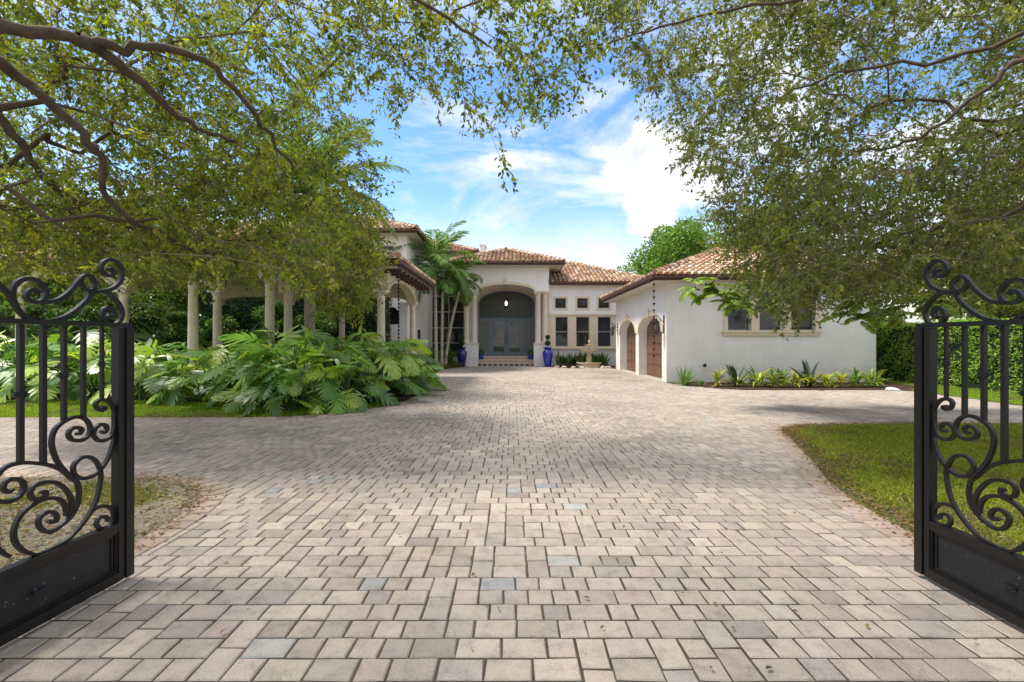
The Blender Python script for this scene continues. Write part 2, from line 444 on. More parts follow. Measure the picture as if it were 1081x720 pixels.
border('strip_border_paving', strip_edge, w=.15, step=.23, side=1)

# lawns and beds
right_lawn = np.vstack([right_edge, [(14, -3), (14, 8.35)]])
left_lawn = np.vstack([left_edge, [(-22, -3)]])
sheet('lawn_island_left', left_lawn, .004, mat_ground('gritty_soil', [(.3, (.13, .11, .085)), (.5, (.30, .265, .21)), (.7, (.15, .16, .07))], 14, 85, 1, .02)); sheet('lawn_right', right_lawn, .004, M['lawnsoil'])
strip_poly = np.vstack([strip_edge[40:], [(-22, 11.3), (-9, 11.3), (-6, 10.6), (-4.6, 10.2), (-3.6, 10.6), (-2.95, 11.6)]])
sheet('lawn_strip', strip_poly, .012, M['lawnsoil'])
bedL = np.vstack([strip_edge, [(-22, 26.9)]]); sheet('planting_bed_left', bedL, .002, M['mulch'])
bedR = np.vstack([bed_edge[8:], [(13.6, 16.5), (13.6, 13.6)]]); sheet('planting_bed_garage', bedR, .006, M['mulch'])
rs = [(11.85, 10.6), (12.0, 13.0), (12.1, 13.9), (13.3, 14.2), (13.6, 17.5), (15.6, 17.5), (15.6, -3), (14, -3), (14, 8.35), (12.0, 8.35)]
sheet('lawn_strip_right', rs, .008, M['lawnsoil'])
bedF = np.vstack([fount_edge, [(2.2, 27.5), (8, 27.5), (8, 24.5)]]); sheet('planting_bed_fountain', bedF, .006, M['mulch'])

def grass(name, poly, dens, hmin, hmax, cols, bare=0.0, edge=None):
    poly = np.asarray(poly); x0, y0 = poly.min(0); x1, y1 = poly.max(0)
    x0 = max(x0, -17); x1 = min(x1, 15.6); y0 = max(y0, 1.2)
    n = int((x1-x0)*(y1-y0)*dens)
    X = RG.uniform(x0, x1, n); Y = RG.uniform(y0, y1, n)
    k = inside(poly, X, Y) & (np.abs(X) < Y*1.2+.6) & (RG.random(n) < np.clip(5.0/Y, .3, 1))
    # patchy cover
    pat = np.sin(X*1.9+np.sin(Y*2.3)*1.3)+np.sin(Y*2.9+X*.9)+.7*np.sin(X*6.3+Y*5.1)+.5*np.sin(X*11.+Y*-9)
    if edge is not None:
        d = dist_poly(edge, X, Y); k &= RG.random(n) < np.clip((d-.10)/.22, .03, 1)*np.where(d < .22+.08*np.sin(X*5+Y*7), .35, 1)
    k &= (RG.random(n) > bare*(pat > .6)*1.0)
    if edge is left_edge: k &= RG.random(n) < np.clip((Y-3.95)/.35, .12, 1)*np.clip((-2.95-X)/.6, .1, 1)
    X, Y, pat = X[k], Y[k], pat[k]; n = len(X)
    P = np.stack([X, Y, np.full(n, .004)], 1)
    D = nrm(np.stack([RG.normal(0, .65, n), RG.normal(0, .65, n), np.ones(n)], 1))
    L = RG.uniform(hmin, hmax, n); W = RG.uniform(.005, .009, n)*(1+Y*.06)
    S = nrm(np.cross(D, unit(n)))
    Mx = P+D*L[:, None]*.55; T = P+D*L[:, None]+np.stack([RG.normal(0, .012, n), RG.normal(0, .012, n), -L*.15], 1)
    V = np.stack([P-S*W[:, None]*.5, P+S*W[:, None]*.5, Mx+S*W[:, None]*.4, T, Mx-S*W[:, None]*.4], 1).reshape(-1, 3)
    Fc = np.arange(n)[:, None]*5+np.array([[0, 1, 2, 3, 4]])
    c = pick(cols, n, .2)
    dry = (pat > 1.0) & (RG.random(n) < .6); c[dry] = pick([(.22, .19, .07), (.18, .17, .06)], dry.sum(), .15)
    o = npmesh(name, V, Fc, M['grassblade'], c)
    tag(o, {'grass_l': 'x'}.get(name), None, None, 'stuff'); return o
GC = [(.22, .29, .02), (.27, .33, .025), (.17, .25, .018), (.31, .34, .03), (.35, .34, .06)]
o = grass('grass', right_lawn, 6500, .03, .075, GC, .5, right_edge); tag(o, 'patchy sunlit lawn grass behind the right gate', 'grass')
o = grass('grass', left_lawn, 5200, .02, .05, [(.17, .22, .03), (.21, .24, .04), (.26, .24, .08), (.14, .18, .03)], .95, left_edge); tag(o, 'thin worn grass of the island behind the left gate', 'grass')
o = grass('grass', strip_poly, 2600, .04, .075, [(.24, .37, .012), (.28, .41, .015), (.19, .31, .012)]); tag(o, 'bright green grass strip in front of the split-leaf plants', 'grass')
o = grass('grass', rs, 2600, .03, .06, [(.24, .37, .015), (.27, .40, .02), (.19, .31, .015)]); tag(o, 'green grass strip at the foot of the right hedge', 'grass')

def scatter_litter(name, pts, zs, cols, label, L=(.02, .045)):
    n = len(pts); P = np.column_stack([pts, zs])
    D = np.column_stack([RG.normal(0, 1, (n, 2)), RG.normal(0, .12, n)]); N = nrm(np.column_stack([RG.normal(0, .25, (n, 2)), np.ones(n)]))
    l = RG.uniform(L[0], L[1], n)
    V, Fc = leaf_mesh(P, D, N, l, l*.5, .15)
    o = npmesh(name, V, Fc, M['leaf'], pick(cols, n, .25)); tag(o, label, 'leaf litter', None, 'stuff')
# leaves along lawn edges + sparse on paving
pts = []
for line, n_ in ((right_edge, 6500), (left_edge, 900)):
    s = RG.integers(10 if line is right_edge else 12, len(line)-9, n_); b = line[s]+RG.normal(0, .05, (n_, 2))+RG.uniform(-.1, .1, (n_, 2))+(np.column_stack([np.abs(RG.normal(0, .16, n_)), RG.uniform(-.15, .05, n_)]) if line is right_edge else 0); pts.append(b)
n_ = 2400; a = np.column_stack([RG.uniform(-7, 11, n_), RG.uniform(2, 17, n_)]); w = np.exp(-((a[:, 0]-5)/4)**2); a = a[(RG.random(n_) < .25+.75*w)]
a = a[inside(drive, a[:, 0], a[:, 1])]; pts.append(a)
pts = np.vstack(pts)
BR = [(.17, .10, .05), (.28, .18, .10), (.10, .06, .035), (.36, .27, .16), (.22, .12, .05)]
scatter_litter('fallen_leaves', pts, RG.uniform(.012, .022, len(pts)), BR, 'dry brown leaves scattered over the pavers and lawn edges')
n_ = 5000; a = np.vstack([np.column_stack([RG.uniform(-17, 14, n_), RG.uniform(3, 17, n_)]), np.column_stack([RG.uniform(-5.5, -2.9, 2600), RG.uniform(3, 4.95, 2600)])]); n_ += 2600
k = inside(left_lawn, a[:, 0], a[:, 1]) & (a[:, 0] > -7) | inside(right_lawn, a[:, 0], a[:, 1]) & (RG.random(n_) < .7) | inside(bedR, a[:, 0], a[:, 1]) | (inside(bedL, a[:, 0], a[:, 1]) & (a[:, 1] < 12) & (RG.random(n_) < .4)); a = a[k]
scatter_litter('lawn_litter', a, RG.uniform(.012, .03, len(a)), BR, 'brown leaf litter lying in the grass and planting beds', (.02, .05))

# ------------------------------------------------------------------ gates
def gate(name, A, B, label):
    """A=(x,y) free end on ground, B second point along leaf (towards hinge)"""
    A = Vector((A[0], A[1], 0)); U = (Vector((B[0], B[1], 0))-A).normalized(); V = Vector((0, 0, 1)); N = U.cross(V)
    W = lambda u, w, v: A+U*u+N*w+V*v
    root = empty(name, A, label, 'gate', 'open driveway gates')
    T = lambda x, y, z: W(x, y, z)
    LEN = 2.3
    # polylines measured on the left leaf
    a = np.array([-2.42, 2.88]); dvec = np.array([-.066, -.67])
    def uv(px, py):
        k = (px-CX)/F; s = (a[0]-a[1]*k)/(-dvec[0]+dvec[1]*k); z = a[1]+dvec[1]*s
        return (s*np.linalg.norm(dvec), CAMH+(CY-py)/F*z)
    c1 = lambda L: [uv(x/7.72, 265+y/7.72) for x, y in L]
    c3 = lambda L: [uv(x/7.2, 410+y/7.2) for x, y in L]
    c4 = lambda L: [uv(x/7.2, 490+y/7.2) for x, y in L]
    top = [
        c1([(875, 150), (905, 145), (925, 170), (910, 195), (875, 200), (838, 175), (822, 135), (842, 92), (895, 70), (950, 92), (988, 145), (990, 215), (955, 275), (895, 313), (835, 328), (770, 330)]),
        c1([(780, 332), (850, 335), (920, 372), (972, 430), (1000, 500), (985, 560), (945, 600), (905, 606), (862, 580), (835, 530), (845, 482), (885, 458), (922, 478), (932, 515), (908, 538), (885, 520)]),
        c1([(312, 350), (290, 322), (245, 322), (213, 362), (235, 402), (300, 418), (420, 412), (500, 382), (585, 312), (635, 250), (690, 200), (745, 215), (770, 265), (752, 318), (700, 315), (665, 275), (655, 235)]),
        c1([(330, 412), (365, 385), (380, 335), (355, 285), (300, 240), (230, 225), (155, 248), (108, 310), (110, 395), (160, 490), (250, 558), (370, 575), (500, 550), (610, 490), (700, 410), (752, 335), (770, 290)]),
        c1([(-60, 215), (-20, 265), (40, 325), (85, 375), (115, 430)]),
    ]
    low = [
        c3([(770, 140), (798, 150), (770, 168), (738, 152), (728, 112), (765, 86), (820, 98), (862, 150), (873, 220), (868, 300), (845, 358), (800, 393), (750, 397), (713, 360), (718, 312), (755, 277), (798, 280), (812, 308), (790, 335), (762, 328)]),
        c3([(873, 320), (868, 390), (830, 520), (770, 610), (700, 668), (620, 685), (568, 650), (562, 590), (602, 540), (660, 520), (720, 542), (758, 600), (770, 665)])+c4([(765, 140), (745, 240), (700, 350), (620, 465), (520, 572), (410, 640), (290, 690)]),
        c3([(585, 348), (612, 342), (628, 315), (595, 297), (548, 310), (527, 350), (550, 388), (610, 397), (668, 370), (692, 310), (672, 250), (610, 217), (530, 232), (452, 282), (408, 350), (402, 440), (440, 550), (500, 630), (560, 690)]),
        c3([(-60, 720), (0, 635), (60, 590), (150, 568), (250, 567), (370, 583), (470, 622), (540, 685)])+c4([(585, 140), (600, 210), (590, 300), (545, 388), (480, 452), (400, 508), (342, 512), (302, 478), (292, 425), (330, 378), (388, 362), (428, 388), (428, 425), (392, 440), (362, 430)]),
        c4([(315, 215), (345, 208), (348, 235), (305, 262), (252, 262), (233, 212), (270, 162), (350, 137), (430, 143), (500, 190), (542, 260), (545, 330), (515, 400)]),
        c4([(508, 390), (508, 340), (480, 285), (420, 258), (335, 268), (250, 312), (172, 380), (125, 460), (112, 550), (140, 620), (200, 668), (290, 692)]),
        c4([(100, 188), (60, 212), (22, 182), (50, 130), (110, 112), (168, 132), (180, 190), (140, 250), (70, 283), (0, 285), (-50, 260)]),
        c4([(690, 360), (755, 325), (820, 322), (862, 360), (860, 425), (832, 475), (775, 492), (737, 460), (752, 412), (795, 398), (820, 415), (810, 440)]),
        c4([(-60, 560), (0, 655), (80, 705)]),
    ]
    def strap(mb, pts, t=.019, d=.02, off=0):
        P = catmull(pts, 7); n = len(P)
        vs = []
        for i in range(n):
            dd = P[min(i+1, n-1)]-P[max(i-1, 0)]; dd /= np.linalg.norm(dd)+1e-9; nn = np.array([-dd[1], dd[0]])
            s = .5*t*(1 if 4 < i < n-5 else .8)
            for sg, w in ((1, -d/2), (1, d/2), (-1, d/2), (-1, -d/2)):
                q = P[i]+nn*s*sg; vs.append(W(q[0], w+off, q[1]))
        fs = []
        for i in range(n-1):
            for j in range(4): fs.append((i*4+j, i*4+(j+1) % 4, (i+1)*4+(j+1) % 4, (i+1)*4+j))
        fs += [(3, 2, 1, 0), tuple((n-1)*4+j for j in range(4))]
        mb.add(vs, fs)
    mb = MB()
    mir = lambda L: [(LEN-u, v) for u, v in L]
    # frame: stiles, rails (outer stile built of stepped profile)
    for s in (0, 1):
        f = (lambda u: u) if s == 0 else (lambda u: LEN-u)
        def bx(u0, u1, w0, w1, v0, v1):
            a_, b_ = sorted((f(u0), f(u1))); mb.box(a_, b_, w0, w1, v0, v1, T=T)
        bx(0, .052, -.033, .033, .03, 1.585)
        bx(.052, .062, -.02, .02, .03, 1.582)
        bx(.062, .095, -.027, .027, .03, 1.583)
    mb.box(.004, LEN-.004, -.024, .024, 1.586, 1.612, T=T)
    mb.box(.096, LEN-.096, -.026, .026, .335, .385, T=T)
    mb.box(.096, LEN-.096, -.032, .032, .03, .085, T=T)
    part('frame', mb, M['iron'], root)
    mb = MB(); mb.box(.12, LEN-.12, -.006, .006, .086, .334, T=T)
    pn = part('kick_panel', mb, M['ironpanel'], root)
    mb = MB()
    for sg in (-1, 1):
        for k, (e, w) in enumerate(((.0, .02), (.012, .013))):
            i = .097+e+.011*k; w0, w1 = sorted((sg*.0065, sg*w))
            mb.box(i, LEN-i, w0, w1, .087+e, .097+e, T=T); mb.box(i, LEN-i, w0, w1, .322-e, .332-e, T=T)
            mb.box(i, i+.01, w0, w1, .098+e, .321-e, T=T); mb.box(LEN-i-.01, LEN-i, w0, w1, .098+e, .321-e, T=T)
    m2 = part('panel_moulding', mb, M['iron'], pn, fix=True)
    mb = MB(); sg = 1 if A.x < 0 else 1
    for sg in (-1, 1):
        a0, a1 = sorted((sg*.007, sg*.028)); mb.box(.49, .55, a0, a1, .205, .211, T=T); mb.box(.49, .55, a0, sorted((a0, a0+.004))[1], .19, .2045, T=T)
    part('bolt_slot', mb, M['ironpanel'], pn)
    # bars
    bars = [(21.5, 488, .031, 416), (45.5, 488, .031, None), (67.4, 443, .029, 396), (88, 439, .028, None), (107.5, 421, .023, 384)]
    for px, yb, w, yc in bars:
        u, vb = uv(px, yb)
        w = w*.72
        for f in (0, 1):
            uu = u if not f else LEN-u
            b = MB(); b.box(uu-w/2, uu+w/2, -w/2, w/2, vb-.012, 1.585, T=T); bo = part('bar', b, M['iron'], root)
            if yc:
                vc = uv(px, yc)[1]; b = MB(); c = W(uu, 0, 0)
                for k, r in ((-1, .8), (0, 1.0), (1, .8)):
                    zc = vc+k*.011; rr = w*r*1.35
                    b.lathe(c.x, c.y, [(w*.55, zc-.006), (rr, zc-.004), (rr, zc+.004), (w*.55, zc+.006)], 14)
                part('collar', b, M['iron'], bo, True)
    for u in (.78, .93, 1.15-.07, 1.15+.07, LEN-.93, LEN-.78):
        b = MB(); b.box(u-.011, u+.011, -.011, .011, .38, 1.585, T=T); part('bar', b, M['iron'], root)
    for g_ in (lambda L: L, mir):
        mb = MB(); [strap(mb, g_(L), .021, .022, (i % 2)*.004) for i, L in enumerate(top)]; part('crest_scrollwork', mb, M['iron'], root, True)
    for g_ in (lambda L: L, mir):
        mb = MB(); [strap(mb, g_(L), .019, .02, (i % 3)*.003) for i, L in enumerate(low)]; part('lower_scrollwork', mb, M['iron'], root, True)
    # hinges
    for v in (.25, 1.35):
        mb = MB(); c = W(LEN+.02, 0, 0); mb.lathe(c.x, c.y, [(.02, v), (.025, v+.005), (.025, v+.1), (.02, v+.105)], 12)
        part('hinge', mb, M['iron'], root, True)
    return root
gate('driveway_gate', (-2.42, 2.88), (-2.486, 2.21), 'black wrought iron gate leaf standing open on the left of the driveway')
gate('driveway_gate', (2.608, 2.917), (2.634, 2.34), 'black wrought iron gate leaf standing open on the right of the driveway')

# ------------------------------------------------------------------ architecture helpers
def rect(x0, x1, z0, z1): return [(x0, z0), (x1, z0), (x1, z1), (x0, z1)]
def arch(x0, x1, z0, zs, za, n=16):
    cx = (x0+x1)/2; r = (x1-x0)/2
    return [(x0, z0), (x1, z0)]+[(cx+r*math.cos(math.pi*i/n), zs+(za-zs)*math.sin(math.pi*i/n)) for i in range(n+1)]
def archring(x0, x1, zs, za, w, n=16):
    cx = (x0+x1)/2; r = (x1-x0)/2
    i_ = [(cx+r*math.cos(math.pi*i/n), zs+(za-zs)*math.sin(math.pi*i/n)) for i in range(n+1)]
    o_ = [(cx+(r+w)*math.cos(math.pi*i/n), zs+(za+w-zs)*math.sin(math.pi*i/n)) for i in range(n+1)]
    return o_+i_[::-1]
TC = [(.48, .32, .22), (.43, .26, .16), (.55, .41, .29), (.34, .21, .15), (.60, .49, .38), (.27, .17, .13), (.46, .29, .18)]
def tiles(mb, O, U, S, poly, su=.25, sv=.32):
    O, U, S = Vector(O), Vector(U).normalized(), Vector(S).normalized(); N = U.cross(S).normalized()
    if N.z < 0: N = -N
    P = np.array(poly); a0, b0 = P.min(0); a1, b1 = P.max(0)
    A, B = np.meshgrid(np.arange(a0+su/2, a1, su), np.arange(b0+sv*.3, b1, sv)); A = A.ravel(); B = B.ravel(); k = inside(P, A, B)
    n = 6
    for a, b in zip(A[k], B[k]):
        c = tuple(pick(TC, 1, .14)[0]); ja = random.gauss(0, .006)
        vs = []
        for t, r, h in ((-.14, .105, .042), (.26, .085, .0)):
            for i in range(n+1):
                th = math.pi*i/n; vs.append(O+U*(a+ja+r*math.cos(th))+S*(b+t)+N*(h+r*.95*math.sin(th)))
        fs = [(i, i+1, n+2+i, n+1+i) for i in range(n)]+[tuple(range(n+1))]
        mb.add(vs, fs, c)
def ridge_caps(mb, p0, p1):
    p0, p1 = Vector(p0), Vector(p1); d = p1-p0; L = d.length; d.normalize(); sd = d.cross(Vector((0, 0, 1))).normalized(); upv = sd.cross(d)
    k = int(L/.33)
    for j in range(k):
        c = tuple(pick(TC, 1, .12)[0]); n = 6; vs = []
        for t, r, h in ((0, .14, .06), (.40, .115, .02)):
            for i in range(n+1):
                th = math.pi*i/n; q = p0+d*(j*.33+t); vs.append(q+sd*r*math.cos(th)+upv*(h+r*math.sin(th)))
        mb.add(vs, [(i, i+1, n+2+i, n+1+i) for i in range(n)]+[tuple(range(n+1))], c)
def hip_roof(parent, x0, x1, y0, y1, z, pitch=.4, th=.2):
    """eave rectangle, z = soffit level"""
    e = z+th
    w, d = x1-x0, y1-y0; h = min(w, d)/2; zr = e+h*pitch
    if w >= d: r0, r1 = (x0+h, y0+h, zr), (x1-h, y0+h, zr)
    else: r0, r1 = (x0+h, y0+h, zr), (x0+h, y1-h, zr)
    c = [(x0, y0, e), (x1, y0, e), (x1, y1, e), (x0, y1, e)]
    mb = MB()
    if w >= d: fs = [[c[0], c[1], r1, r0], [c[1], c[2], r1], [c[2], c[3], r0, r1], [c[3], c[0], r0]]
    else: fs = [[c[0], c[1], r0], [c[1], c[2], r1, r0], [c[2], c[3], r1], [c[3], c[0], r0, r1]]
    for f in fs: mb.add(f, [tuple(range(len(f)))])
    roof = part('roof', mb, M['tilebase'], parent, fix=False)
    tb = MB(); sl = math.hypot(1, pitch)
    for O, U, S, wid, tri in (((x0, y0, e), (1, 0, 0), (0, 1, pitch), w, w < d), ((x1, y0, e), (0, 1, 0), (-1, 0, pitch), d, d <= w),
                              ((x1, y1, e), (-1, 0, 0), (0, -1, pitch), w, w < d), ((x0, y1, e), (0, -1, 0), (1, 0, pitch), d, d <= w)):
        b = h*sl; poly = [(0, -.06), (wid, -.06), (wid-h, b), (h, b)] if wid > 2*h+.01 else [(0, -.06), (wid, -.06), (wid/2, b)]
        tiles(tb, O, U, S, poly)
    part('roof_tiles', tb, M['tile'], roof, True, fix=False)
    rb = MB()
    if (Vector(r1)-Vector(r0)).length > .3: ridge_caps(rb, r0, r1)
    ends = ((c[0], r0), (c[1], r1 if w >= d else r0), (c[2], r1), (c[3], r0 if w >= d else r1))
    for p, q in ends: ridge_caps(rb, p, q)
    part('ridge_tiles', rb, M['tile'], roof, True, fix=False)
    fb = MB(); t = .03
    fb.box(x0, x1, y0, y0+t, z+.002, e-.012); fb.box(x0, x1, y1-t, y1, z+.002, e-.012)
    fb.box(x0, x0+t, y0+t, y1-t, z+.002, e-.012); fb.box(x1-t, x1, y0+t, y1-t, z+.002, e-.012)
    # half-round gutter set proud of the fascia
    for p, q in (((x0-.05, y0-.05), (x1+.05, y0-.05)), ((x1+.05, y0-.05), (x1+.05, y1+.05)), ((x0-.05, y1+.05), (x0-.05, y0-.05))):
        fb.tube((p[0], p[1], e-.075), (q[0], q[1], e-.075), .055, .055, 10)
    part('fascia', fb, M['fascia'], roof)
    sb = MB(); sb.box(x0+t+.002, x1-t-.002, y0+t+.002, y1-t-.002, z+.004, z+.03); part('soffit', sb, M['soffit'], roof)
    return roof
def window(parent, x0, x1, z0, z1, y, mid=True, trim=.09, mat=None, axis='y', frame=.035):
    """window facing -Y at wall face y"""
    mb = MB(); f = frame
    g = y+.11
    mb.box(x0, x0+f, y+.08, y+.14, z0, z1); mb.box(x1-f, x1, y+.08, y+.14, z0, z1)
    mb.box(x0+f, x1-f, y+.08, y+.14, z0, z0+f); mb.box(x0+f, x1-f, y+.08, y+.14, z1-f, z1)
    if mid: mb.box(x0+f, x1-f, y+.075, y+.135, (z0+z1)/2-.022, (z0+z1)/2+.022)
    w = part('window', mb, M['winframe'], parent)
    gb = MB(); gb.box(x0+f*.5, x1-f*.5, g, g+.012, z0+f*.5, z1-f*.5); part('glass', gb, mat or M['glass'], w)
    if trim:
        tb = MB(); t = trim; fy = y-.035
        tb.plate(rect(x0-t, x1+t, z0-t, z1+t), [rect(x0, x1, z0, z1)], (0, y+.001, 0), (1, 0, 0), (0, 0, 1), .036)
        part('surround', tb, M['cream'], w)
    return w
def column(parent, x, y, z0, z1, r=.15, mat='column', cap=True):
    mb = MB(); H = z1-z0
    pr = [(r*1.35, 0), (r*1.35, .07), (r*1.25, .1), (r*1.12, .15), (r, .18), (r*.99, H*.35), (r*.88, H-.3), (r*.98, H-.28), (r*.98, H-.24), (r*.9, H-.23), (r*1.0, H-.16), (r*1.3, H-.09), (r*1.35, H-.08)]
    mb.lathe(x, y, pr, 24, z0=z0); q = r*1.5
    mb.box(x-q, x+q, y-q, y+q, z1-.079, z1-.002)
    return part('column', mb, M[mat], parent, True)

# ------------------------------------------------------------------ garage wing
G = empty('garage', (9.4, 20.5, 0), 'white stucco garage wing with two arched brown doors and a clay tile roof', 'building')
gx0, gx1, gy0, gy1, gz = 5.6, 13.2, 16.5, 24.5, 3.62
wins = [(7.81, 8.66), (8.95, 9.80), (10.10, 10.97)]
mb = MB()
mb.plate(rect(gx0, gx1, 0, gz), [rect(a, b, 1.88, 3.28) for a, b in wins], (0, gy0, 0), (1, 0, 0), (0, 0, 1), -.25)
part('wall', mb, M['stucco'], G)
mb = MB(); dd = [(17.0, 20.1), (20.6, 23.6)]
mb.plate(rect(gy0+.252, gy1, 0, gz-.002), [arch(a, b, -.0, 1.85, 2.52)[0:0] or [(p[0], max(p[1], .001)) for p in arch(a, b, .001, 1.85, 2.52)] for a, b in dd], (gx0, 0, 0), (0, 1, 0), (0, 0, 1), .4)
part('wall', mb, M['stucco'], G)
mb = MB(); mb.box(gx1-.25, gx1, gy0+.252, gy1, 0, gz-.002); mb.box(gx0+.402, gx1-.252, gy1-.25, gy1, 0, gz-.002); part('wall', mb, M['stucco'], G)
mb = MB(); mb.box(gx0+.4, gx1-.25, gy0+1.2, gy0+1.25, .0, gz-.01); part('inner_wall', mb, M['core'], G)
for i, (a, b) in enumerate(wins):
    window(G, a, b, 1.88, 3.28, gy0, mid=False, trim=0)
mb = MB(); mb.plate(rect(7.66, 11.12, 1.88, 3.42), [rect(a, b, 1.881, 3.28) for a, b in wins], (0, gy0+.001, 0), (1, 0, 0), (0, 0, 1), .05)
part('window_surround', mb, M['cream'], G)
mb = MB(); mb.box(7.58, 11.2, gy0-.12, gy0-.001, 1.80, 1.878); mb.box(7.64, 11.14, gy0-.08, gy0-.001, 1.70, 1.798); part('window_sill', mb, M['cream'], G)
for i, (a, b) in enumerate(dd):
    mb = MB(); x = gx0+.36; c = (a+b)/2
    A_ = arch(a-.02, b+.02, .01, 1.85, 2.54)
    mb.plate(A_, [], (x, 0, 0), (0, 1, 0), (0, 0, 1), .05)
    door = part('garage_door', mb, M['door'], G)
    pb = MB()
    for r_ in range(5):
        z0 = .06+r_*.44
        if r_: pb.box(x-.004, x-.001, a, b, z0-.035, z0-.015)
        for k in range(3):
            y0 = a+.06+k*(b-a-.08)/3; y1 = y0+(b-a-.08)/3-.07
            zt = min(z0+.34, 1.85+.6*math.sqrt(max(0, 1-((y0+y1)/2-c)**2/1.6**2))-.08)
            if zt > z0+.05: pb.box(x-.018, x-.001, y0, y1, z0+.03, zt)
    part('raised_panels', pb, M['door'], door)
    rb = MB(); rb.plate(archring(a, b, 1.85, 2.52, .16), [], (gx0-.001, 0, 0), (0, 1, 0), (0, 0, 1), -.045)
    rb.box(gx0-.09, gx0-.047, c-.07, c+.07, 2.45, 2.80)
    part('arch_surround', rb, M['cream'], G)
hip_roof(G, gx0-.62, gx1+.62, gy0-.62, gy1+.62, gz)
mb = MB(); mb.lathe(0, 0, [(.03, 0), (.06, .01), (.06, .06), (.03, .09)], 12); mb.v = [(6.98+v[0], gy0-.001-v[2], .62+v[1]) for v in mb.v]
part('wall_spotlight', mb, M['bronze'], G)

def wall_lantern(x, y, z, label, flip=1):
    r_ = empty('wall_lantern', (x, y, z), label, 'lantern', 'wrought wall lanterns')
    mb = MB(); mb.box(x-.025, x-.001, y-.045, y+.045, z-.33, z+.33); part('back_plate', mb, M['iron'], r_)
    mb = MB(); t = np.linspace(0, 1, 30); 
    pts = [(x-.02-.30*math.sin(math.pi*.5*min(1, s*1.6)) + (.09*(s-.62)/.38*1 if s > .62 else 0), y, z+.05+.28*math.sin(math.pi*s)) for s in t]
    mb.path(pts, [.013]*30, 6)
    pts = [(x-.16+.07*math.cos(a)*(1-a/12), y, z+.12+.07*math.sin(a)*(1-a/12)) for a in np.linspace(0, 9, 30)]; mb.path(pts, [.009]*30, 6)
    mb.tube((x-.02, y, z-.1), (x-.25, y, z+.12), .01, .01, 6)
    part('bracket', mb, M['iron'], r_, True)
    lx = x-.29; mb = MB()
    mb.lathe(lx, y, [(.01, z+.2), (.02, z+.1), (.11, z+.04), (.12, z+.03), (.1, z+.02)], 6)
    mb.lathe(lx, y, [(.085, z-.28), (.06, z-.3), (.02, z-.36), (.005, z-.4)], 6)
    for i in range(6):
        a = 2*math.pi*i/6; mb.tube((lx+.1*math.cos(a), y+.1*math.sin(a), z+.02), (lx+.08*math.cos(a), y+.08*math.sin(a), z-.28), .007, .007, 4)
    body = part('lantern_cage', mb, M['iron'], r_)
    mb = MB(); mb.lathe(lx, y, [(.072, z-.275), (.09, z+.015)], 6); part('glass', mb, M['lanternglass'], body)
wall_lantern(gx0, 16.74, 2.12, 'black scroll bracket lantern on the garage corner beside the nearer arched door')
wall_lantern(gx0, 24.05, 2.12, 'black scroll bracket lantern beyond the farther arched garage door')

def rain_chain(x, y, ztop, zbot, sp, label, r=.045):
    c = empty('rain_chain', (x, y, zbot), label, 'rain chain', 'rain chains hanging from roof corners')
    mb = MB(); mb.tube((x, y, zbot), (x, y, ztop), .006, .006, 6); part('chain', mb, M['bronze'], c)
    z = ztop-sp
    while z > zbot:
        mb = MB(); mb.lathe(x, y, [(.012, z-.06*r/.045), (.022, z-.03), (r, z+.02), (r*.9, z+.022), (.014, z-.03)], 10); z -= sp
        part('cup', mb, M['bronze'], c, True)
rain_chain(gx0-.66, gy0-.66, gz+.08, .9, .225, 'bronze rain chain of small cups hanging from the garage roof corner', .06)

# ------------------------------------------------------------------ main house
H = empty('house', (-.36, 29, 0), 'white villa with arched columned entrance and clay tile hip roofs', 'building')
# window wing
wy = 27.5
big = [(2.62, 3.38), (3.87, 4.68), (5.18, 5.98)]; sm = [(2.60, 3.27), (3.93, 4.60), (5.22, 5.9)]
mb = MB()
mb.plate(rect(2.19, 8.3, 0, 4.85), [rect(a, b, 1.16, 2.96) for a, b in big]+[rect(a, b, 3.47, 4.1) for a, b in sm], (0, wy, 0), (1, 0, 0), (0, 0, 1), -.3)
mb.box(8.05, 8.3, wy+.3, 36, 0, 4.85)
part('wall', mb, M['stucco'], H)
for a, b in big: window(H, a, b, 1.16, 2.96, wy, True, .0)
for a, b in sm: window(H, a, b, 3.47, 4.1, wy, False, .1)
mb = MB(); mb.plate(rect(2.3, 6.9, 1.10, 3.12), [rect(a, b, 1.16, 2.96) for a, b in big], (0, wy+.001, 0), (1, 0, 0), (0, 0, 1), .04); part('window_surround', mb, M['cream'], H)
mb = MB(); mb.box(2.25, 6.95, wy-.14, wy-.002, 1.02, 1.098); mb.box(2.25, 6.95, wy-.1, wy-.041, 3.04, 3.14); part('window_sill', mb, M['cream'], H)
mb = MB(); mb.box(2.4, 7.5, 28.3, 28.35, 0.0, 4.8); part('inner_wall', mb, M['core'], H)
rf = hip_roof(H, -2.2, 8.8, 27.05, 37.2, 4.82)
import bmesh
for ob in [rf]+list(rf.children):      # the wing roof stops at the entrance block
    w0 = Vector((0, 0, 0)); q = ob.parent
    while q: w0 += Vector(q.location); q = q.parent
    bm = bmesh.new(); bm.from_mesh(ob.data)
    bmesh.ops.bisect_plane(bm, geom=bm.verts[:]+bm.edges[:]+bm.faces[:], plane_co=Vector((2.175, 0, 0))-w0, plane_no=(1, 0, 0), clear_inner=True)
    bm.to_mesh(ob.data); bm.free()
